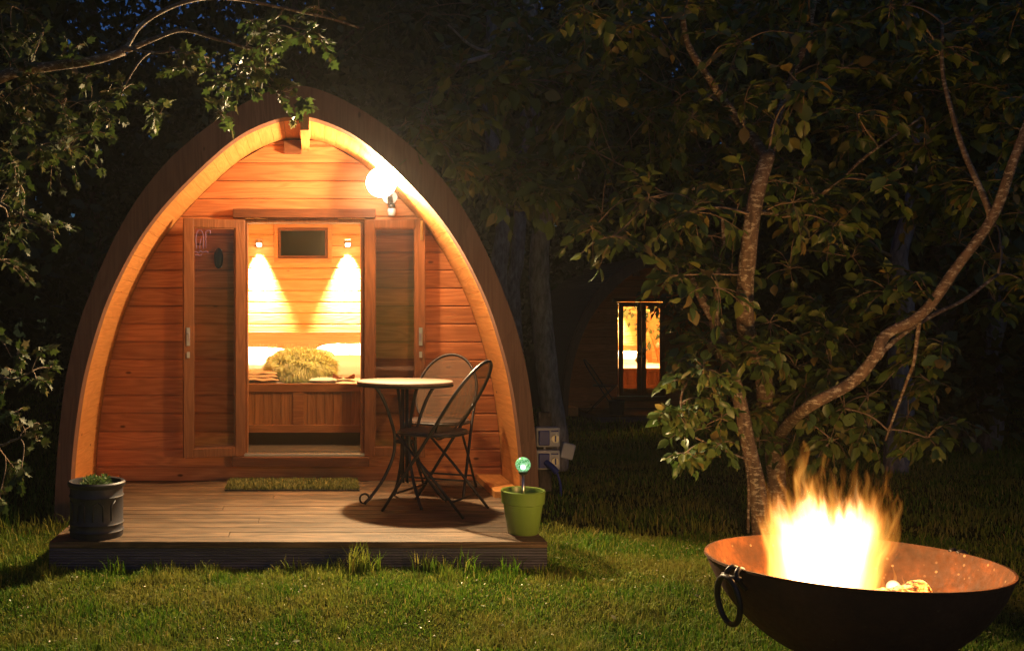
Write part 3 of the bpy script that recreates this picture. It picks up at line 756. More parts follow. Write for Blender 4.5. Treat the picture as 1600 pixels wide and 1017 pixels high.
V, q, t = blades(9000, -.425, .425, -.19, .19, lambda x, y: 0*x+.008, .018, .032, .0016, .7)
npmesh('mat_pile', V, [q, t], 'matgrass', mt)

# ------------------------------------------------------------------ table
tb = thing('bistro_table', 'round bistro table with black curved iron legs standing on the deck', 'table', (.54, 5.87, dz+.001), math.radians(12))
MB().lathe([(0, .70), (.27, .70), (.283, .704), (.285, .716), (.28, .721), (0, .721)], n=64).build('tabletop', 'tabletop', tb, smooth=40)
MB().lathe([(.262, .690), (.284, .690), (.2865, .6995), (.262, .6995)], n=64).build('rim', 'iron', tb, smooth=40)
for kx in range(4):
    a = kx*math.pi/2; r = .018
    MB().tube([(r*math.cos(a+.78), r*math.sin(a+.78), .12), (r*math.cos(a+.78), r*math.sin(a+.78), .70)], .007, 8).build('column_rod', 'iron', tb, smooth=0)
for kx in range(4):
    a = math.radians([182, 275, 355, 88][kx]); prof = [(.19, .692), (.16, .66), (.115, .57), (.075, .45), (.062, .37), (.075, .27), (.13, .15), (.205, .05), (.25, .005)]
    pts = spline([(r*math.cos(a), r*math.sin(a), z) for r, z in prof], 4)
    lg = MB().tube(pts, .010, 8).build('leg', 'iron', tb, smooth=0)
    sc = [(.25+.028*math.sin(t), .028-.028*math.cos(t)+.001) for t in np.linspace(0, 4.9, 14)]
    if kx in (0,): MB().tube([(r*math.cos(a), r*math.sin(a), z+.006) for r, z in sc], .006, 8).build('scroll_foot', 'iron', lg, smooth=0)
MB().lathe([(.06, .355), (.066, .362), (.06, .369), (.054, .362), (.06, .355)], n=32).build('ring', 'iron', tb, smooth=0)

# ------------------------------------------------------------------ chairs (x forward)
def make_chair(lab):
    c = thing('folding_chair', lab, 'chair', group='folding bistro chairs')
    hw = .20
    def bp(z):  # x of back frame at height z
        return .245-.555*(z/.86)
    # back frame: foot -> up -> oval top -> down
    cz, ch = .63, .235
    side = []
    left = [(bp(0), -hw-.015, 0), (bp(.2), -hw-.008, .2), (bp(.45), -hw, .45), (bp(.60), -hw, .60)]
    arc = [(bp(.60+.25*math.sin(t)), -hw*math.cos(t), .60+.25*math.sin(t)) for t in np.linspace(.15, math.pi-.15, 15)]
    right = [(a, -b, z_) for a, b, z_ in reversed(left)]
    pts = spline(left+arc+right, 3)
    MB().tube(pts, .0095, 8).build('back_frame', 'iron', c, smooth=0)
    # oval lower loop of back and woven panel
    lo = [(bp(.60-.20*math.sin(t))+.002, hw*.97*math.cos(t), .60-.20*math.sin(t)) for t in np.linspace(.05, math.pi-.05, 15)]
    MB().tube(spline(lo, 2), .006, 8).build('back_loop', 'iron', c, smooth=0)
    vs = [(bp(.62), 0, .62)]; n = 40
    for rr in (.35, .7, .985):
        for i in range(n):
            t = 2*math.pi*i/n; zz = .60+(.25 if math.sin(t) > 0 else .20)*math.sin(t)*rr; bow = -.012*(1-rr*rr)
            vs.append((bp(zz)+bow, hw*.98*math.cos(t)*rr, zz))
    fs = [(0, 1+i, 1+(i+1) % n) for i in range(n)]
    for r_ in range(2):
        for i in range(n): fs.append((1+r_*n+i, 1+(r_+1)*n+i, 1+(r_+1)*n+(i+1) % n, 1+r_*n+(i+1) % n))
    MB().add(vs, fs).build('backrest', 'weave', c, smooth=0)
    # rear legs (front of seat down to the back)
    for s_ in (-1, 1):
        y = s_*(hw-.022)
        MB().tube([(.175, y, .435), (-.02, y, .235), (-.235, y, .0)], .0085, 8).build('leg', 'iron', c, smooth=0)
    MB().tube([(-.16, -hw+.022, .08), (-.16, hw-.022, .08)], .006, 8).build('stretcher', 'iron', c, smooth=0)
    MB().tube([(bp(.10), -hw-.01, .10), (bp(.10), hw+.01, .10)], .006, 8).build('stretcher', 'iron', c, smooth=0)
    # seat: rounded D
    n = 44; o2 = []
    for i in range(n):
        t = 2*math.pi*i/n; ex = .75
        o2.append((.03+.185*math.copysign(abs(math.cos(t))**ex, math.cos(t)), .19*math.copysign(abs(math.sin(t))**ex, math.sin(t))))
    vs = [(x, y, .440) for x, y in o2]+[(x*.98, y*.98, .452) for x, y in o2]+[(.03+(x-.03)*.6, y*.6, .449) for x, y in o2]+[(.03, 0, .447), (.03, 0, .440)]
    fs = [(i, (i+1) % n, n+(i+1) % n, n+i) for i in range(n)]+[(n+i, n+(i+1) % n, 2*n+(i+1) % n, 2*n+i) for i in range(n)]
    fs += [(2*n+i, 2*n+(i+1) % n, 3*n) for i in range(n)]+[((i+1) % n, i, 3*n+1) for i in range(n)]
    MB().add(vs, fs).build('seat', 'seat', c, smooth=40)
    MB().tube([(x, y, .437) for x, y in o2], .008, 8, closed=True).build('seat_rim', 'iron', c, smooth=0)
    return c
ch = make_chair('black folding bistro chair nearest the deck edge, its woven oval back turned to the right')
ch.location = (.71, 5.665, dz+.001); ch.rotation_euler = (0, 0, math.radians(148))
c2 = copy_tree(ch); c2.location = (.80, 6.30, dz+.001); c2.rotation_euler = (0, 0, math.radians(-113))
c2['label'] = 'folding bistro chair behind the round table, against the pod wall, facing the camera'
c3 = copy_tree(ch); c3.location = (4.66, 15.95, -.38+.17); c3.rotation_euler = (0, 0, math.radians(-25))
c3['label'] = 'dark folding bistro chair on the platform of the distant pod'

# ------------------------------------------------------------------ pots
def leaf_tpl(kind):
    if kind == 'ovate':
        st = [(0, 0), (.22, .23), (.5, .30), (.78, .18)]
        V = [(0, 0, 0)]; 
        for t, w_ in st[1:]:
            z = -.22*t*t
            V += [(t, -w_, z+.07*1), (t, 0, z), (t, w_, z+.07)]
        V.append((1.0, 0, -.26))
        V = np.array(V); Q = np.array([(1, 2, 5, 4), (2, 3, 6, 5), (4, 5, 8, 7), (5, 6, 9, 8)]); T = np.array([(0, 2, 1), (0, 3, 2), (7, 8, 10), (8, 9, 10)])
        return V, Q, T
    if kind == 'lobed':
        out = [(0.02, 0), (.10, -.22), (.30, -.46), (.38, -.24), (.62, -.42), (.66, -.16), (1, 0), (.66, .16), (.62, .42), (.38, .24), (.30, .46), (.10, .22)]
        V = np.array([(.4, 0, 0)]+[(x, y, -.12*x*x+.16*abs(y)) for x, y in out]); n = len(out)
        return V, None, np.array([(0, 1+i, 1+(i+1) % n) for i in range(n)])
    V = np.array([(0, 0, 0), (.5, -.28, .05), (1, 0, -.1), (.5, .28, .05), (.5, 0, 0)])
    return V, None, np.array([(0, 4, 1), (1, 4, 2), (2, 4, 3), (3, 4, 0)])
def leaves(name, pos, dirs, size, kind, mat, parent, up=(0, 0, 1), roll=.6, **tags):
    pos = np.asarray(pos); dirs = np.asarray(dirs, float); n = len(pos)
    dirs = dirs/np.maximum(1e-6, np.linalg.norm(dirs, axis=1))[:, None]
    upv = np.tile(np.array(up, float), (n, 1))+rng.normal(0, roll, (n, 3))
    sd = np.cross(upv, dirs); sd /= np.maximum(1e-6, np.linalg.norm(sd, axis=1))[:, None]; nr = np.cross(dirs, sd)
    tv, tq, tt = leaf_tpl(kind); k_ = len(tv)
    cv = rng.uniform(.3, 1.6, n)[:, None, None]; wv = rng.uniform(.8, 1.15, n)[:, None, None]
    V = pos[:, None, :]+size[:, None, None]*(tv[None, :, 0:1]*dirs[:, None]+wv*tv[None, :, 1:2]*sd[:, None]+cv*tv[None, :, 2:3]*nr[:, None])
    o = np.arange(n)[:, None, None]*k_; FA = []
    if tq is not None: FA.append((o+tq[None]).reshape(-1, 4))
    FA.append((o+tt[None]).reshape(-1, 3))
    return npmesh(name, V.reshape(-1, 3), FA, mat, parent, smooth=(kind == 'ovate'), **tags)

lp = thing('lead_planter', 'dark lead coloured round planter with low clipped green plants at the left deck corner', 'planter', (-1.09, 4.985, dz+.001))
pr = [(0, 0), (.128, 0), (.131, .008), (.131, .026), (.137, .032), (.131, .040), (.131, .062), (.136, .068), (.131, .075), (.131, .195), (.136, .202), (.131, .209), (.131, .245), (.141, .252), (.143, .268), (.136, .275), (.122, .272), (.118, .24)]
MB().lathe(pr, n=64).build('pot', 'lead', lp, smooth=50)
rf = MB()
for ang in (-130, -95, -55):
    a = math.radians(ang)
    for da, z0, z1 in ((-.16, .09, .165), (.16, .09, .165)): 
        p = [(.1335*math.cos(a+da), .1335*math.sin(a+da), z0), (.1335*math.cos(a+da), .1335*math.sin(a+da), z1), (.1335*math.cos(a+da*2.2), .1335*math.sin(a+da*2.2), z1+.02)]
        rf.tube(p, .0035, 6)
rf.build('relief', 'lead', lp, smooth=0)
MB().lathe([(0, .245), (.119, .243)], n=32).build('soil', 'soil', lp)
ps, ds = [], []
for cl in range(9):
    a = R(0, 6.28); r = R(0, .075); cx_, cy_ = r*math.cos(a), r*math.sin(a); cr = R(.035, .05)
    for i in range(90):
        v = Vector((random.gauss(0, 1), random.gauss(0, 1), abs(random.gauss(0, 1)))).normalized(); ps.append((cx_+v.x*cr*.8, cy_+v.y*cr*.8, .245+v.z*cr)); ds.append((v.x, v.y, v.z*.8+.3))
leaves('succulent', ps, ds, rng.uniform(.012, .022, len(ps)), 'simple', 'leaf_pot', lp)

gp = thing('flower_pot', 'bright green glazed flower pot at the right deck corner', 'flower pot', (1.062, 5.03, dz+.001))
MB().lathe([(0, 0), (.072, 0), (.076, .004), (.099, .150), (.107, .154), (.110, .205), (.112, .215), (.108, .220), (.100, .218), (.096, .20), (.092, .15)], n=64).build('pot', 'green_pot', gp, smooth=40)
MB().lathe([(0, .175), (.095, .172)], n=32).build('soil', 'soil', gp)
sl = thing('garden_light', 'glowing green crackle glass ball light on a steel stake in the green pot', 'solar light', (1.062, 5.03, dz+.17))
MB().tube([(0, 0, -.05), (0, 0, .135)], .0085, 12).build('stake', 'steel', sl, smooth=0)
MB().lathe([(.008, .125), (.020, .130), (.026, .142), (.020, .146), (0, .146)], n=24).build('collar', 'black_plastic', sl, smooth=30)
k = NT('crackle_glass'); v = k.coord(); vo = k.n('ShaderNodeTexVoronoi', feature='DISTANCE_TO_EDGE'); vo.inputs['Scale'].default_value = 75; k.l(v, vo.inputs['Vector'])
cr = k.ramp(vo.outputs[0], [(0.02, (0.75, 1.0, 0.75)), (0.12, (0.03, 0.16, 0.06))])
b = k.bsdf((0.10, 0.40, 0.15), 0.1, connect=False); b.inputs['Emission Strength'].default_value = 0.9; k.l(cr, b.inputs['Emission Color'])
tr = k.n('ShaderNodeBsdfTransparent'); tr.inputs[0].default_value = (.6, 1, .65, 1); mx = k.n('ShaderNodeMixShader'); mx.inputs[0].default_value = .55
k.l(tr.outputs[0], mx.inputs[1]); k.l(b.outputs[0], mx.inputs[2]); k.l(mx.outputs[0], k.out.inputs[0]); M['crackle'] = k.m
MB().ball((0, 0, .178), .038, 28, 18).build('glass_ball', 'crackle', sl, smooth=0)
M['led'] = emit('white_led', (.75, 1, .9), 9)
MB().ball((0, 0, .165), .013).build('led', 'led', sl, smooth=0)

# dark planter on distant deck
dp = thing('planter', 'dark round planter beside the distant pod door', 'planter', (4.80, 15.72, -.21))
MB().lathe([(0, 0), (.11, 0), (.125, .2), (.135, .21), (.13, .22), (.11, .21)], n=32).build('pot', 'lead', dp, smooth=40)
MB().lathe([(0, .19), (.118, .19)], n=24).build('soil', 'soil', dp)

# ------------------------------------------------------------------ hook-up sockets beside pod
hk = thing('power_hookup', 'two stacked white and blue outdoor power sockets with a hanging blue cable beside the pod', 'power sockets', (1.655, 7.02, 0))
MB().box(-.045, .045, .06, .13, -.1, .62).build('post', 'bark_dark', hk, bevel=.004)
for i, zz in enumerate((.385, .225)):
    bx = MB().box(-.083, .083, -.03, .059, zz, zz+.138).build('socket_box', 'white_plastic', hk, bevel=.010)
    MB().box(-.072, .004, -.052, -.031, zz+.014, zz+.118).build('socket_cover', 'blue_plastic', bx, bevel=.006)
    MB().lathe([(0, .012), (.026, .012), (.029, 0)], n=24).build('dial', 'steel', bx, smooth=40)
    d = kids(bx)[-1]; d.rotation_euler = (math.radians(90), 0, 0); d.location = (.046, -.031, zz+.06)
    MB().box(.041, .051, -.05, -.0435, zz+.04, zz+.082).build('dial_pointer', 'blue_plastic', bx, bevel=.001)
    MB().box(.018, .070, -.0325, -.0306, zz+.108, zz+.118).build('marking', 'blue_plastic', bx)
MB().tube([(-.02, .0, .36), (-.02, 0, .39)], .007, 8).build('conduit', 'white_plastic', hk)
rot = Matrix.Rotation(math.radians(14), 4, 'Y'); mb = MB(); mb.box(-.045, .045, -.02, .05, -.055, .055, rot)
o = mb.build('junction_box', 'white_plastic', hk, bevel=.008); o.location = (.15, .03, .35)
pg = MB().tube([(-.02, -.052, .28), (.01, -.10, .255), (.04, -.115, .22)], .022, 12); pg.build('plug', 'blue_plastic', hk, smooth=40)
pts = spline([(.04, -.115, .22), (.065, -.115, .12), (.06, -.10, .0), (.03, -.09, -.05), (.0, -.06, .02), (-.01, -.03, -.06)], 5)
MB().tube(pts, .008, 8).build('cable', 'blue_plastic', hk, smooth=0)

# ------------------------------------------------------------------ fire bowl
BX, BYY = 1.985, 3.65
fbw = thing('fire_bowl', 'big rusty iron fire bowl with ring handles standing on the lawn at the right', 'fire bowl', (BX, BYY, 0))
fbw.rotation_euler = (math.radians(-1.8), 0, 0)
Rb, Hb = .50, .385; rs = .55; czs = .565
prof = []
for i in range(25):
    z = .03+(Hb-.03)*i/24; prof.append((math.sqrt(max(0, rs*rs-(czs-z)**2)), z))
prof = [(r*(Rb/prof[-1][0]), z) for r, z in prof]
outp = [(0, prof[0][1]-.001)]+prof
rimp = [(Rb+.0, Hb), (Rb+.006, Hb+.004), (Rb+.004, Hb+.012), (Rb-.004, Hb+.012), (Rb-.008, Hb+.004)]
inp = [(r-.008, z+.004) for r, z in reversed(prof)]+[(0, prof[0][1]+.004)]
MB().lathe(outp+rimp[:2], n=96).build('bowl', 'rust_out', fbw, smooth=50)
MB().lathe([rimp[1]]+rimp[2:]+inp, n=96).build('bowl_lining', 'rust_in', fbw, smooth=50)
MB().lathe([(.13, -.03), (.155, -.03), (.16, .035), (.15, .04), (.135, .035)], n=48).build('stand', 'rust_out', fbw, smooth=40)
def handle(ang):
    c, s = math.cos(ang), math.sin(ang)
    def L(r, t, z): return (r*c-t*s, r*s+t*c, z)
    h = MB().tube(spline([L(Rb-.012, -.028, Hb-.01), L(Rb+.012, -.028, Hb+.012), L(Rb+.03, -.02, Hb-.005), L(Rb+.034, 0, Hb-.02), L(Rb+.03, .02, Hb-.005), L(Rb+.012, .028, Hb+.012), L(Rb-.012, .028, Hb-.01)], 3), .0085, 8)
    h.box(0, .001, 0, .001, 0, .001)
    h = MB()
    for t in (-.03, .03): h.tube(spline([L(Rb-.004, t, Hb-.055), L(Rb+.02, t, Hb-.03), L(Rb+.03, t*.8, Hb-.002), L(Rb+.012, t*.6, Hb+.014), L(Rb-.006, t*.5, Hb+.008)], 3), .009, 8)
    h.tube([L(Rb+.03, -.045, Hb-.018), L(Rb+.03, .045, Hb-.018)], .010, 10)
    hb = h.build('handle_bracket', 'iron', fbw, smooth=0)
    rr = .076
    pts = [L(Rb+.045+.010*math.cos(t), rr*.74*math.sin(t), Hb-.018-rr*1.05+rr*1.1*math.cos(t)) for t in np.linspace(0, 2*math.pi, 33)[:-1]]
    MB().tube(pts, .0105, 10, closed=True).build('ring', 'iron', hb, smooth=0)
handle(math.radians(197)); handle(math.radians(17)); handle(math.radians(-20)) if False else None

# logs and fire
def ember():
    k = NT('burning_wood'); v = k.coord((1, 1, 1)); n = k.noise(k.coord((.5, 1.3, 2.2)), 30, 6, 0.75, .6); vo = k.n('ShaderNodeTexVoronoi', feature='DISTANCE_TO_EDGE'); vo.inputs['Scale'].default_value = 42; k.l(v, vo.inputs['Vector'])
    f = k.math('ADD', k.math('MULTIPLY', vo.outputs[0], .45), k.math('SUBTRACT', n, .30))
    e = k.ramp(f, [(0.07, (1, .62, .22)), (0.2, (1, .30, .04)), (0.33, (.15, .02, .0)), (0.42, (0, 0, 0))])
    b = k.bsdf((0.03, 0.022, 0.018), 0.9, bump=n, bstr=.9, bdist=.01, connect=False); k.l(e, b.inputs['Emission Color']); b.inputs['Emission Strength'].default_value = 4.5
    k.l(b.outputs[0], k.out.inputs[0]); return k.m
M['ember'] = ember()
for i, (x0, y0, z0, x1, y1, z1, r) in enumerate([(2.02, 3.66, .225, 2.30, 3.74, .262, .042), (2.05, 3.80, .17, 2.22, 3.62, .24, .03), (1.72, 3.55, .17, 2.05, 3.72, .22, .035), (1.80, 3.8, .15, 2.02, 3.5, .22, .03), (1.98, 3.60, .14, 2.12, 3.66, .262, .022)]):
    pts = [Vector((x0, y0, z0)).lerp(Vector((x1, y1, z1)), t)+Vector((0, 0, .006*math.sin(t*7+i))) for t in np.linspace(0, 1, 9)]
    tag(MB().tube(pts, [r*(1+.12*math.sin(3*j+i)) for j in range(9)], 14).build('burning_log', 'ember', None, smooth=50),
        ['glowing charred log with cracked embers lying rightmost in the fire bowl', 'charred log crossing behind the rightmost ember log in the fire bowl', 'front log under the large flames in the fire bowl', 'rear log under the large flames in the fire bowl', 'short upright stub glowing between flames and rightmost ember log'][i], 'log', 'burning logs in the fire bowl')
asb = MB(); vs = []; n = 30
for j in range(10):
    r = .22*j/9
    for i in range(n):
        a = 6.2832*i/n; x, y = BX-.06+r*math.cos(a), BYY+r*math.sin(a); vs.append((x, y, .135+.03*mnoise.noise(Vector((x*14, y*14, 0)))))
asb.add(vs, [(j*n+i, j*n+(i+1) % n, (j+1)*n+(i+1) % n, (j+1)*n+i) for j in range(9) for i in range(n)])
tag(asb.build('ash_bed', 'soil', None, smooth=0), 'bed of ash and cinders under the logs in the fire bowl', 'ash')

fire = thing('campfire', 'tall orange and white flames burning in the iron fire bowl', 'fire', (1.862, 3.63, .19))
def volmat(name, col, s, surf=0.0):
    k = NT(name); e = k.n('ShaderNodeEmission'); e.inputs[0].default_value = (*col, 1); e.inputs[1].default_value = s
    k.l(e.outputs[0], k.out.inputs['Volume'])
    tr = k.n('ShaderNodeBsdfTransparent'); k.l(tr.outputs[0], k.out.inputs['Surface'])
    return k.m
def flame_field():
    k = NT('flame')
    tc = k.n('ShaderNodeTexCoord'); sp = k.n('ShaderNodeSeparateXYZ'); k.l(tc.outputs['Object'], sp.inputs[0])
    x, y, z = sp.outputs[0], sp.outputs[1], sp.outputs[2]
    zc = k.math('MAXIMUM', z, 0.0)
    # turbulence that bends the streaks more the higher they are
    cb0 = k.n('ShaderNodeCombineXYZ'); k.l(x, cb0.inputs[0]); k.l(y, cb0.inputs[1]); k.l(k.math('MULTIPLY', z, .8), cb0.inputs[2])
    wn = k.n('ShaderNodeTexNoise'); wn.inputs['Scale'].default_value = 5.5; wn.inputs['Detail'].default_value = 2; k.l(cb0.outputs[0], wn.inputs['Vector'])
    ws = k.n('ShaderNodeSeparateColor'); k.l(wn.outputs[1], ws.inputs[0])
    amp = k.math('MULTIPLY', zc, .30)
    xw = k.math('ADD', x, k.math('MULTIPLY', k.math('SUBTRACT', ws.outputs[0], .5), amp))
    yw = k.math('ADD', y, k.math('MULTIPLY', k.math('SUBTRACT', ws.outputs[1], .5), amp))
    sprd = k.math('ADD', k.math('MULTIPLY', zc, 1.35), .80)
    qx = k.math('DIVIDE', xw, sprd); qy = k.math('DIVIDE', yw, sprd)
    rad = k.math('SQRT', k.math('ADD', k.math('MULTIPLY', qx, qx), k.math('MULTIPLY', qy, qy)))
    cb = k.n('ShaderNodeCombineXYZ'); k.l(qx, cb.inputs[0]); k.l(qy, cb.inputs[1]); k.l(k.math('MULTIPLY', z, .10), cb.inputs[2])
    n = k.noise(cb.outputs[0], 27, 3, 0.62)
    nb = k.noise(cb.outputs[0], 7, 1, 0.5)
    nn = k.math('ADD', k.math('MULTIPLY', n, .7), k.math('MULTIPLY', nb, .3))
    H = k.math('MULTIPLY', k.math('SUBTRACT', nn, .43), 1.8)
    H = k.math('ADD', H, .215)
    fall = k.n('ShaderNodeMapRange', interpolation_type='SMOOTHSTEP'); k.l(rad, fall.inputs[0])
    for i_, v_ in ((1, .15), (2, .235), (3, 1.0), (4, .0)): fall.inputs[i_].default_value = v_
    H = k.math('MULTIPLY', H, fall.outputs[0])
    d = k.math('DIVIDE', k.math('SUBTRACT', H, z), .18)
    d = k.math('MINIMUM', k.math('MAXIMUM', d, 0.0), 1.0)
    d = k.math('POWER', d, 1.35)
    # hot heart
    hz = k.n('ShaderNodeMapRange', interpolation_type='SMOOTHSTEP'); k.l(k.math('SUBTRACT', z, k.math('MULTIPLY', k.math('SUBTRACT', nn, .5), .7)), hz.inputs[0])
    for i_, v_ in ((1, .27), (2, .41), (3, 1.0), (4, 0.0)): hz.inputs[i_].default_value = v_
    hr = k.n('ShaderNodeMapRange', interpolation_type='SMOOTHSTEP'); k.l(k.math('ADD', rad, k.math('MULTIPLY', k.math('SUBTRACT', n, .5), .12)), hr.inputs[0])
    for i_, v_ in ((1, .095), (2, .15), (3, 1.0), (4, 0.0)): hr.inputs[i_].default_value = v_
    heart = k.math('MULTIPLY', hz.outputs[0], hr.outputs[0])
    col = k.mix(heart, k.mix(d, (1.0, .26, .025), (1.0, .45, .08)), (1.0, .66, .36))
    st = k.math('ADD', k.math('MULTIPLY', d, FLS), k.math('MULTIPLY', heart, FLH))
    e = k.n('ShaderNodeEmission'); k.l(col, e.inputs[0]); k.l(st, e.inputs[1]); k.l(e.outputs[0], k.out.inputs['Volume'])
    tr = k.n('ShaderNodeBsdfTransparent'); k.l(tr.outputs[0], k.out.inputs['Surface'])
    k.m.cycles.volume_step_rate = 0.16
    return k.m
FLS, FLH = 20.0, 55.0
M['flame'] = flame_field()
cm = MB(); vs = []; n = 40; ns = 30
for j in range(ns+1):
    t = j/ns; z = -.06+.66*t; zc = max(0, z)
    rr = .23*(.80+1.35*zc)*(1 if t < .85 else max(.05, 1-((t-.85)/.15)**2*.6))
    for i in range(n):
        a = 6.2832*i/n; k_ = 1+.05*mnoise.noise(Vector((math.cos(a)*3, math.sin(a)*3, t*3)))
        vs.append((rr*k_*math.cos(a), rr*k_*math.sin(a), z+(.10*t*t*mnoise.noise(Vector((math.cos(a)*2.5, math.sin(a)*2.5, 5))))))
cm.add(vs, [(j*n+i, j*n+(i+1) % n, (j+1)*n+(i+1) % n, (j+1)*n+i) for j in range(ns) for i in range(n)]+[tuple(range(n-1, -1, -1)), tuple(ns*n+i for i in range(n))])
cm.build('flame', 'flame', fire, smooth=0)
M['flame_small'] = volmat('flame_small', (1.0, .62, .30), 75)
FO = Vector((1.862, 3.63, .19))
def tongue(base, tip, r, ph, nseg=12, n=8):
    base = Vector(base); tip = Vector(tip); vs = []
    for j in range(nseg+1):
        t = j/nseg; rr = r*((1-t)**.8)*(.7+.5*math.sin(math.pi*min(1, t+.25)))+.0004; c = base.lerp(tip, t)+Vector((.008*t*math.sin(t*8+ph), 0, 0))
        for i in range(n): vs.append(c+Vector((rr*math.cos(6.2832*i/n), rr*.7*math.sin(6.2832*i/n), 0)))
    return MB().add(vs, [(j*n+i, j*n+(i+1) % n, (j+1)*n+(i+1) % n, (j+1)*n+i) for j in range(nseg) for i in range(n)]+[tuple(range(n-1, -1, -1)), tuple(nseg*n+i for i in range(n))])
M['flame_tip'] = volmat('flame_tip', (1.0, .38, .06), 30)
for (a, b, c_, d_, r) in ((1396, 930, 1398, 880, .012), (1384, 930, 1374, 893, .010), (1408, 930, 1413, 898, .010), (1360, 925, 1355, 890, .012)):
    tongue(P(a, b, 3.73)-FO, P(c_, d_, 3.73)-FO, r, R(0, 6)).build('flame_tongue', 'flame_tip', fire, smooth=0)
MB().ball(tuple(P(1396, 917, 3.74)-FO), .026, 14, 10).build('ember_flame', 'flame_small', fire, smooth=0)
MB().ball(tuple(P(1432, 925, 3.76)-FO), .016, 14, 10, (1.6, 1, .6)).build('ember_flame', 'flame_small', fire, smooth=0)
light('fire_light', (0, 0, .42), 70, (1, .50, .16), .13, fire)
light('ember_light', tuple(P(1396, 905, 3.74)-FO), 3, (1, .5, .18), .02, fire)

# ------------------------------------------------------------------ vegetation
class Tree:
    def __init__(s, name, label, base, group=None, bark_='bark'):
        s.root = thing(name, label, 'tree', base, group=group); s.b = Vector(base); s.trunk = MB(); s.tw = MB(); s.pts = []; s.lp = []; s.ld = []; s.bark = bark_
    def limb(s, pts, r0, r1, n=8, wob=.012, trunk=True, anchor=True):
        p = spline(pts, 6); m = len(p); q = []
        for i, a in enumerate(p):
            j = mnoise.noise_vector(a*2.7)*wob*2
            q.append(a+j*(1 if 0 < i else 0))
        rad = [(r0+(r1-r0)*i/(m-1))*(1+.10*mnoise.noise(q[i]*9)) for i in range(m)]
        (s.trunk if trunk else s.tw).tube([a-s.b for a in q], rad, n)
        if anchor: s.pts += [(a, r) for a, r in zip(q, rad)]
        return q
    def near(s, c):
        best = None
        for a, r in s.pts:
            d = (a-c).length+max(0, a.z-c.z)*.35
            if best is None or d < best[0]: best = (d, a, r)
        return best
    def clump(s, c, rad, ntw, nlf, ll, droop=.3, flat=.8):
        d, a, r = s.near(c)
        if d > .02:
            mid = a.lerp(c, .5)+Vector((R(-.1, .1), R(-.1, .1), R(.02, .16)))*min(1, d)
            r_ = min(r*.7, .004+.006*d)
            qq = s.limb([a, mid, c], r_, .0035, 6, .02, trunk=False, anchor=False)
            s.pts += [(qq[len(qq)//2], r_*.7), (qq[3*len(qq)//4], r_*.6)]; c = qq[-1]
        for _ in range(ntw):
            v = Vector((random.gauss(0, 1), random.gauss(0, 1), random.gauss(0, flat))).normalized()
            L = rad*R(.5, 1.15); st = c.copy()
            e = st+v*L+Vector((0, 0, -droop*L)); md = (st+e)/2+Vector((0, 0, .12*L))
            q = spline([st, md, e], 4); s.tw.tube([p-s.b for p in q], [.003-.002*i/(len(q)-1) for i in range(len(q))], 4, cap=False)
            for i in range(nlf):
                t = (i+.6)/nlf*(len(q)-1); k0 = min(int(t), len(q)-2); p = q[k0].lerp(q[k0+1], t-k0)
                tg = (q[k0+1]-q[k0]).normalized(); sdv = tg.cross(Vector((0, 0, 1))); sg = 1 if i % 2 else -1
                dv = tg*R(.3, .9)+sdv*sg*R(.5, 1.1)+Vector((R(-.3, .3), R(-.3, .3), R(-.55, .25)))
                s.lp.append(p+dv*.12*ll); s.ld.append(dv)
            s.lp.append(e); s.ld.append(v+Vector((0, 0, -.3)))
    def finish(s, ll, kind, mat, up=(0, -.35, 1), roll=.55, smooth=0):
        if s.trunk.v: s.trunk.build('trunk', s.bark, s.root, smooth=0)
        if s.tw.v: s.tw.build('branches', 'bark_twig', s.root, smooth=0)
        if s.lp:
            n = len(s.lp); sz = ll*rng.uniform(.4, 1.3, n)
            pos = np.array([tuple(p-s.b) for p in s.lp]); leaves('crown', pos, np.array([tuple(q) for q in s.ld]), sz, kind, mat, s.root, up=up, roll=roll)
def W(l): return [P(*q) for q in l]

# left tree: trunk out of frame, limb reaching in over the pod
t = Tree('lobed_leaf_tree', 'tree with small lobed leaves whose thin limb reaches in from the left', (-2.55, 4.9, 0), bark_='bark')
t.limb([Vector((-2.55, 4.9, -.1)), Vector((-2.5, 4.9, 1.0)), Vector((-2.35, 4.85, 1.9)), Vector((-2.2, 4.85, 2.9)), Vector((-2.1, 4.9, 4.2))], .11, .05, 12)
t.limb([Vector((-2.42, 4.85, 1.75))]+W([(-120, 190, 4.85), (0, 127, 4.8), (90, 102, 4.8), (190, 77, 4.8)]), .035, .019, 10)
t.limb(W([(190, 77, 4.8), (222, 38, 4.85), (290, 8, 4.9), (370, 2, 5.0), (470, 22, 5.1), (560, 42, 5.2)]), .013, .005)
t.limb(W([(190, 77, 4.8), (240, 62, 4.8), (285, 52, 4.85), (340, 66, 4.95), (410, 78, 5.0)]), .014, .005)
t.limb(W([(205, 76, 4.8), (240, 86, 4.7), (290, 82, 4.75), (330, 92, 4.8)]), .008, .004)
t.limb(W([(-150, 200, 4.9), (-20, 300, 4.8), (30, 330, 4.75), (80, 362, 4.7)]), .012, .004)
t.limb(W([(-150, 420, 4.9), (-30, 560, 4.8), (20, 590, 4.75), (60, 575, 4.7)]), .010, .003)
t.limb(W([(-130, 600, 4.9), (-20, 690, 4.8), (20, 690, 4.75), (40, 680, 4.7)]), .010, .003)
cl = [(60,150),(60,230),(40,290),(20,200),(110,185),(150,165),(190,135),(235,160),(170,190),(245,186),(285,108),(302,88),(330,105),(352,125),(398,100),(420,62),(440,22),(475,62),(500,58),(425,92),(440,140),(478,155),(345,178),(372,112),(18,260),(40,335),(78,352),(12,100),(70,50),(100,85),(400,40),(455,60),(385,75),(10,150),(90,215),(0,240),(130,120),(500,20)]
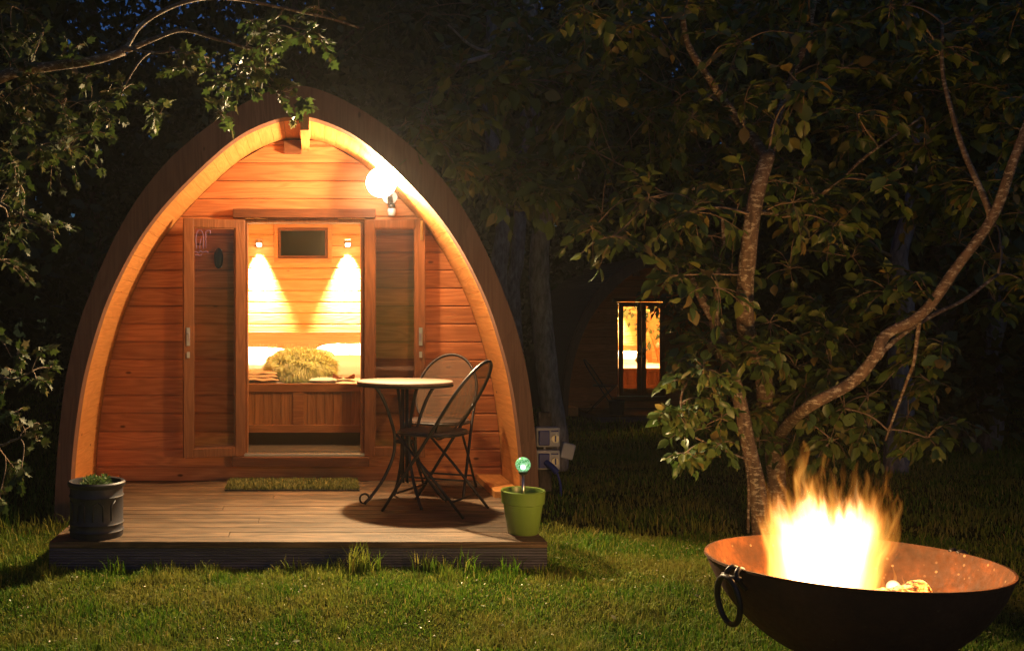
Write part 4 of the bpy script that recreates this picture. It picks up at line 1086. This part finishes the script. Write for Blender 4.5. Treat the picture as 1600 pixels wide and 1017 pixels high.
for (x, y) in cl: t.clump(P(x+R(-8, 8), y+R(-8, 8), R(4.55, 5.15)), .11, 6, 6, .05, .25)
for (x, y) in [(45,130),(90,160),(30,170),(80,250),(20,310),(110,235),(140,200),(5,40),(40,20),(15,350),(5,410),(60,110)]: t.clump(P(x, y, R(4.9, 5.6)), .17, 9, 6, .05, .25)
for (x, y) in [(35,548),(70,545),(20,575),(62,590),(80,575),(30,640),(15,655),(60,665),(55,690),(18,725),(38,735),(5,775),(12,600),(0,520)]: t.clump(P(x, y, R(4.6, 4.95)), .055, 4, 4, .045, .25)
t.finish(.050, 'lobed', 'leaf_lobe', roll=.7)

# middle tree between the pods
t = Tree('forked_tree', 'forked grey barked tree standing between the two pods behind the socket post', (2.03, 8.2, -.05), bark_='bark_grey')
t.limb([Vector((2.0, 8.2, -.15))]+W([(866, 660, 8.2), (853, 540, 8.2), (843, 440, 8.2), (848, 345, 8.2)]), .098, .078, 14)
t.limb(W([(848, 350, 8.2), (838, 270, 8.25), (832, 180, 8.3), (830, 90, 8.4), (826, -40, 8.5)]), .075, .045, 10)
t.limb(W([(850, 352, 8.2), (878, 315, 8.1), (900, 270, 8.0), (925, 225, 7.9), (945, 170, 7.8)]), .065, .018, 10)
t.limb(W([(832, 190, 8.3), (790, 95, 7.6), (720, 100, 7.0), (680, 140, 6.7)]), .03, .006)
t.limb(W([(835, 150, 8.3), (880, 100, 7.8), (760, 80, 7.3), (700, 40, 7.0)]), .025, .006)
for _ in range(46):
    x, y = R(650, 930), R(20, 300)
    if y > 210 and (x < 730): y = R(150, 260)
    if x < 740 and y < 90 and random.random() < .5: continue
    t.clump(P(x, y, R(6.1, 7.9)), .26, 9, 6, .09, .3)
for (x, y) in [(660,195),(690,220),(715,255),(700,285),(740,180),(835,295),(860,300),(880,285),(722,240),(760,265)]: t.clump(P(x, y, R(5.9, 6.5)), .14, 7, 5, .08, .4)
t.finish(.105, 'ovate', 'leaf_big')

# apple-like tree behind the fire
t = Tree('broadleaf_tree', 'spreading broadleaf tree with a thick slanting limb, firelit behind the fire bowl', (2.75, 5.85, -.02), bark_='bark')
t.limb([Vector((2.75, 5.85, -.1))]+W([(1214, 780, 5.85), (1212, 690, 5.8), (1190, 590, 5.6), (1160, 480, 5.2), (1172, 385, 5.05), (1184, 300, 5.0), (1202, 235, 5.0)]), .056, .034, 14)
t.limb(W([(1200, 245, 5.0), (1150, 180, 5.4), (1100, 120, 5.3), (1070, 60, 5.3), (1066, -30, 5.3)]), .026, .012)
t.limb(W([(1200, 245, 5.0), (1225, 150, 5.6), (1260, 60, 5.7), (1280, -30, 5.8)]), .026, .012)
t.limb(W([(1212, 690, 5.8), (1240, 655, 5.35), (1268, 632, 5.0), (1330, 600, 4.95), (1368, 558, 4.9), (1385, 525, 4.9), (1440, 490, 4.85), (1490, 425, 4.8), (1550, 340, 4.75), (1582, 258, 4.7), (1620, 160, 4.7), (1665, 40, 4.75), (1690, -120, 4.8)]), .031, .018, 12, .006)
t.limb(W([(1372, 560, 4.9), (1440, 500, 4.95), (1500, 470, 5.1), (1560, 430, 5.2)]), .014, .008)
t.limb(W([(1182, 330, 5.0), (1240, 330, 5.4), (1300, 290, 5.3), (1360, 240, 5.2), (1430, 190, 5.1)]), .013, .006)
t.limb(W([(1178, 335, 5.0), (1130, 300, 5.45), (1090, 290, 5.4), (1030, 310, 5.3)]), .010, .004)
t.limb(W([(1125, 560, 5.4), (1120, 440, 5.4), (1130, 380, 5.4), (1128, 310, 5.4)]), .016, .010)
t.limb(W([(1550, 345, 4.75), (1510, 250, 4.9), (1480, 150, 5.0), (1470, 40, 5.1)]), .016, .008)
t.limb(W([(1440, 492, 4.85), (1432, 560, 4.9), (1415, 600, 5.0), (1385, 690, 5.1)]), .010, .006)
cnt = 0
while cnt < 165:
    x, y = R(910, 1630), R(-30, 330)
    if x < 1000 and y > 250: continue
    t.clump(P(x, y, R(4.8, 7.0)), .24, 8, 7, .08, .3); cnt += 1
for (x, y) in [(1060,430),(1090,400),(1120,450),(1085,340),(1040,340),(1110,370),(1140,420),(940,330),(990,320),(920,360),(960,370),(1010,295),(1230,420),(1330,400),(1500,380),(1560,400),(1590,330),(1540,300),(1480,300),(1420,330),(1370,300),(1300,350),(1590,200),(1590,100),(1260,370),(1430,420),(1600,440),(1560,470)]: t.clump(P(x, y, R(4.9, 6.2)), .20, 7, 6, .09, .3)
for (x, y) in [(1090,500),(1130,510),(1160,530),(1200,500),(1230,530),(1110,540),(1180,560),(1240,570),(1290,520),(1320,500),(1340,540),(1300,570),(1220,610),(1260,650),(1320,640),(1350,620),(1280,470),(1350,470),(1200,640),(1240,690),(1300,690),(1350,670),(1440,560),(1455,600),(1420,650),(1450,680),(1480,660),(1400,500),(1470,540),(1390,450),(1210,550),(1260,600)]: t.clump(P(x, y, R(5.0, 5.9)), .17, 9, 6, .08, .3)
t.finish(.078, 'ovate', 'leaf_big', up=(0, -.15, 1), roll=.42)
# leaf size of the near cluster is smaller: young stem in front
t = Tree('slender_tree', 'slender smooth stemmed young tree leaning just left of the fire flames', (2.38, 5.3, -.02), bark_='bark')
t.limb([Vector((2.42, 5.3, -.08))]+W([(1182, 780, 5.3), (1170, 720, 5.3), (1155, 640, 5.3), (1138, 570, 5.35), (1118, 500, 5.4)]), .047, .030, 12)
t.limb(W([(1160, 700, 5.28), (1166, 760, 5.26), (1168, 830, 5.25)]), .006, .008)
t.limb(W([(1118, 500, 5.4), (1085, 440, 5.5), (1060, 380, 5.6)]), .025, .010)
t.limb(W([(1130, 540, 5.36), (1110, 560, 5.2), (1078, 590, 5.05), (1065, 620, 5.0), (1075, 660, 4.95)]), .009, .004)
t.limb(W([(1178, 725, 5.3), (1150, 715, 5.2), (1120, 695, 5.0), (1090, 680, 4.9)]), .006, .004)
for (x, y) in [(1062,590),(1090,600),(1060,640),(1085,630),(1115,620),(1075,670),(1105,665),(1130,650),(1125,690),(1095,695),(1075,700),(1045,650),(1130,600),(1060,560),(1100,570)]: t.clump(P(x, y, R(4.8, 5.15)), .095, 9, 6, .055, .3)
for (x, y) in [(1060,380),(1075,410),(1045,400),(1180,640),(1190,690)]: t.clump(P(x, y, R(5.2, 5.6)), .15, 7, 5, .08)
t.finish(.060, 'ovate', 'leaf_big', up=(0, -.4, 1), roll=.6)

# pale stems further back
def pale(pts, d, r, lab, cr=None, gr='pale barked trees at the back'):
    b = P(*pts[0], d); b.z = gz(b.x, d)
    q = Tree('pale_tree', lab, tuple(b), group=gr, bark_='bark_pale')
    q.limb([b+Vector((0, 0, -.1))]+[P(x, y, d) for x, y in pts[1:]], r, r*.6, 10, .03)
    top = q.pts[-1][0]; q.limb([top, top+Vector((R(-.3, .3), R(-.3, .3), 2.2))], r*.6, r*.3, 8)
    for _ in range(cr or 10): q.clump(top+Vector((random.gauss(0, 1)*.9, random.gauss(0, .7), R(-.4, 2.6))), .4, 6, 6, .12)
    q.finish(.13, 'simple', 'leaf_back')
pale([(785, 620), (783, 450), (780, 330), (770, 200), (765, 100)], 10.5, .10, 'pale slim trunk seen dimly just right of the near pod arch, leftmost of its neighbours')
pale([(818, 620), (805, 470), (812, 360), (820, 200), (826, 90)], 11.3, .09, 'pale slim leaning trunk seen dimly between the near pod arch and the forked tree')
pale([(1545, 692), (1548, 600), (1556, 480), (1566, 330), (1560, 150)], 10.0, .11, 'pale bark trunk at the far right edge beyond the fire bowl')
pale([(1512, 690), (1514, 600), (1510, 480), (1500, 330)], 12.0, .10, 'thinner pale trunk just left of the trunk at the far right edge')
pale([(1398, 780), (1402, 680), (1404, 560), (1410, 420), (1420, 300)], 8.0, .10, 'pale trunk behind the flames, below the slanting limb')
pale([(962, 600), (955, 420), (950, 250), (960, 100)], 20.0, .12, 'thin dim trunk standing behind the distant pod')

# dark woodland trees around the clearing
def back_tree(seed, h, rad, n, base):
    rs_ = np.random.default_rng(seed); random.seed(seed)
    q = Tree('woodland_tree', '', base, group='dark woodland trees round the clearing', bark_='bark_dark')
    b = Vector(base); q.limb([b+Vector((0, 0, -.2)), b+Vector((.1, 0, h*.35)), b+Vector((-.1, .1, h*.7)), b+Vector((0, 0, h*.95))], .14, .03, 10, .05)
    for k_ in range(9):
        a = k_*2.4; z0 = h*(.2+.07*k_); r_ = rad*R(.5, .9); q.limb([b+Vector((0, 0, z0)), b+Vector((math.cos(a)*r_*.5, math.sin(a)*r_*.5, z0+r_*.3)), b+Vector((math.cos(a)*r_, math.sin(a)*r_, z0+r_*.45))], .04, .012, 6, .04)
    nc = 110; C = []
    while len(C) < nc:
        c = rs_.uniform(-1, 1, 3)
        if np.linalg.norm(c) < 1: C.append([c[0]*rad, c[1]*rad, h*.55+c[2]*h*.5])
    C = np.array(C); ci = rs_.integers(0, nc, n); pos = C[ci]+rs_.normal(0, 1, (n, 3))*np.array([.32, .32, .24])*rad/2.0
    pos = pos[pos[:, 2] > .1]; dirs = rs_.normal(0, 1, (len(pos), 3))+[0, 0, -.3]
    if q.trunk.v: q.trunk.build('trunk', q.bark, q.root, smooth=0)
    leaves('crown', pos, dirs, rs_.uniform(.09, .2, len(pos)), 'simple', 'leaf_back', q.root, roll=1.0)
    return q.root
bt = [back_tree(5, 7.5, 2.3, 15000, (-4.3, 9.5, -.1)), back_tree(6, 9.0, 2.8, 18000, (-.2, 14.0, -.3)), back_tree(8, 4.6, 1.8, 11000, (-4.0, 7.7, 0))]
labs = ['tall dark woodland tree at the back left of the near pod', 'large dark woodland tree rising behind the near pod roof', 'low dark bushy tree close behind the left side of the near pod']
for o_, l_ in zip(bt, labs): o_['label'] = l_
for (src, x, y, rz, s_, lab) in [(0, -7.2, 11.5, 1, 1.2, 'dark woodland tree at the far left behind the leafy limb'), (2, -5.4, 6.6, 2, 1.1, 'dark bushy undergrowth tree at the left edge beside the near pod'),
        (1, -3.4, 15.5, 2, .9, 'dark woodland tree seen above the left shoulder of the near pod'), (0, 4.2, 20.5, 3, 1.3, 'dark woodland tree directly behind the distant pod'), (1, 7.8, 19.5, 4, 1.1, 'dark woodland tree behind the right side of the distant pod'),
        (0, 8.6, 13.0, 5, 1.1, 'dark woodland tree in the gap right of the distant pod'), (1, 10.8, 16.5, 6, 1.2, 'dark woodland tree at the far right beyond the pale trunks'), (2, 7.4, 15.4, 0, 1.0, 'low dark bush tree at the right corner of the distant pod'),
        (2, 6.6, 10.4, 1, 1.15, 'dark bushy tree behind the slanting limb'), (0, 1.7, 21.5, 2.5, 1.3, 'dark woodland tree at the back between the near pod and the distant pod'), (0, 7.6, 11.6, .5, 1.0, 'dark woodland tree behind the right part of the firelit tree'),
        (2, 9.8, 11.6, 3.3, 1.2, 'low dark bush tree at the right edge behind the pale trunks'), (1, -8.5, 17, 3.0, 1.1, 'dark woodland tree farthest to the left')]:
    c = copy_tree(bt[src]); c.location = (x, y, gz(x, y)); c.rotation_euler = (0, 0, rz); c.scale = (s_,)*3; c['label'] = lab
# raise the crown of the tree that overhangs the distant pod
def woodland():
    n = 60000; x = rng.uniform(-26, 34, n); y = rng.uniform(21, 26, n); hmax = 10+2.5*np.sin(x*.7)+1.5*np.sin(x*1.9+2)
    m = np.abs(x+4.6) < 1.6; hmax = np.where(m, 7.2, hmax)
    z = rng.uniform(0, 1, n)**.9*hmax-.4
    k = leaves('woodland', np.stack([x, y, z], 1), rng.normal(0, 1, (n, 3)), rng.uniform(.3, .62, n), 'simple', 'leaf_back', None, roll=1.2)
    k['kind'] = 'stuff'; tag(k, 'dense black woodland closing the background behind all the trees', 'woodland')
woodland()

# grass
def patch(x, y, s=1.0, o=0):
    return np.sin(x*3.1*s+1.3+o)*np.sin(y*4.3*s+.7)+.6*np.sin(x*7.7*s+y*5.1*s+o)+.5*np.sin(x*13.3*s-y*11.9*s+2)
def gzv(x, y):
    t = np.clip((y-7.2)/7.5, 0, 1); u = np.clip((y-3.9)/.6, 0, 1); return .055*u*u*(3-2*u)-.38*t*t*(3-2*t)-.004
def outside(x, y):
    pod = (np.abs(x+.10) < 1.44) & (y > 6.02) & (y < 9.45); d_ = (np.abs(x+.075) < 1.222) & (y > 4.825) & (y < 6.3)
    fp = (np.abs(x-5.505) < 1.44) & (y > 16.1); fb_ = np.hypot(x-BX, y-BYY) < .2
    return ~(pod | d_ | fp | fb_)
def grassmat():
    k = NT('grass'); isl = k.island(); c = k.ramp(isl, [(0, (0.04, 0.12, 0.007)), (.45, (0.09, 0.205, 0.012)), (.8, (0.19, 0.27, 0.022)), (1, (0.38, 0.31, 0.09))])
    n = k.noise(k.coord(), 2.2, 5, .65); f = k.ramp(n, [(.45, (0, 0, 0)), (.60, (1, 1, 1))])
    c = k.mix(k.math('MULTIPLY', f, .65), c, (0.27, 0.24, 0.05))
    b = k.bsdf(c, .6, connect=False, spec=.12); t = k.n('ShaderNodeBsdfTranslucent'); k.l(c, t.inputs[0]); mx = k.n('ShaderNodeMixShader'); mx.inputs[0].default_value = .35
    k.l(b.outputs[0], mx.inputs[1]); k.l(t.outputs[0], mx.inputs[2]); k.l(mx.outputs[0], k.out.inputs[0]); return k.m
M['grass'] = grassmat()
def hm(x, y): return np.clip(.85+.3*patch(x, y), .6, 1.6)
def thin(x, y): return outside(x, y) & (rng.uniform(0, 1, len(x)) < np.clip(1.2+.35*patch(x, y, 1.4, 2), .75, 1))
sets = [blades(270000, -2.1, 3.2, 2.9, 5.6, gzv, .018, .05, .0021, .9, thin, hm),
        blades(26000, 3.1, 5.2, 3.4, 5.5, gzv, .02, .055, .0026, .9, outside, hm),
        blades(6500, -1.3, 1.25, 4.60, 4.82, gzv, .03, .085, .0022, .6, None, lambda x, y: np.clip(.75+.25*patch(x, y*0, 3), .4, 1.3)),
        blades(50000, 1.1, 7, 5.2, 10, gzv, .03, .08, .0035, .8, outside, hm),
        blades(14000, -4, -1.2, 4.6, 9, gzv, .04, .12, .0035, .8, outside, hm),
        blades(70000, -6, 14, 9, 21, gzv, .04, .12, .006, .8, outside, hm)]
for cx_, nb_, hh in [(.22, 70, .20), (.28, 40, .15), (.52, 26, .15), (.74, 36, .16), (-.52, 25, .10), (.95, 30, .13), (.62, 30, .12), (-.95, 26, .12), (.10, 25, .12), (-.1, 22, .13), (-.72, 20, .10)]:
    sets.append(blades(nb_, cx_-.05, cx_+.05, 4.72, 4.80, gzv, hh*.5, hh, .0035, .55))
for _ in range(60):
    a, b = R(-1.9, 2.9), R(3.1, 4.7)
    if abs(a-BX) < .4 and abs(b-BYY) < .4: continue
    sets.append(blades(22, a-.03, a+.03, b-.03, b+.03, gzv, .04, .085, .0026, .8))
off = 0; VV = []; QQ = []; TT = []
for V, q, t_ in sets: VV.append(V); QQ.append(q+off); TT.append(t_+off); off += len(V)
g = npmesh('grass', np.concatenate(VV), [np.concatenate(QQ), np.concatenate(TT)], 'grass'); g['kind'] = 'stuff'; tag(g, 'rough green and yellow lawn grass with taller tufts along the deck front', 'grass')
# dry leaves and clover scattered in the lawn
n = 4200; x = rng.uniform(-2, 3.1, n); y = rng.uniform(2.95, 5.5, n); m = outside(x, y); x, y = x[m], y[m]; n = len(x)
k = NT('dry_litter'); k.bsdf(k.ramp(k.island(), [(0, (0.10, 0.14, 0.03)), (.45, (0.16, 0.2, 0.06)), (.7, (0.30, 0.24, 0.13)), (1, (0.5, 0.44, 0.32))]), .5); M['litter'] = k.m
d_ = rng.normal(0, 1, (n, 3))*[1, 1, .35]
o = leaves('leaf_litter', np.stack([x, y, gzv(x, y)+rng.uniform(.008, .035, n)], 1), d_, rng.uniform(.006, .015, n)*np.where(rng.uniform(0, 1, n) < .06, 2.6, 1), 'simple', 'litter', None, roll=.5)
o['kind'] = 'stuff'; tag(o, 'pale clover leaves and dry leaf bits scattered in the lawn', 'leaf litter')

# ------------------------------------------------------------------ thin haze added to stand in for lens glare
hz = MB().box(-32, 40, -3, 29, -2.2, 26).build('glare_volume', None, None); hz['kind'] = 'stuff'; tag(hz, 'thin added haze standing in for lens glare round the lamp and the fire', 'glare_volume')
k = NT('glare_haze'); pv = k.n('ShaderNodeVolumePrincipled'); pv.inputs['Color'].default_value = (.9, .88, .86, 1); pv.inputs['Density'].default_value = 0.0008; pv.inputs['Anisotropy'].default_value = 0.55
k.l(pv.outputs[0], k.out.inputs['Volume']); hz.data.materials.append(k.m)
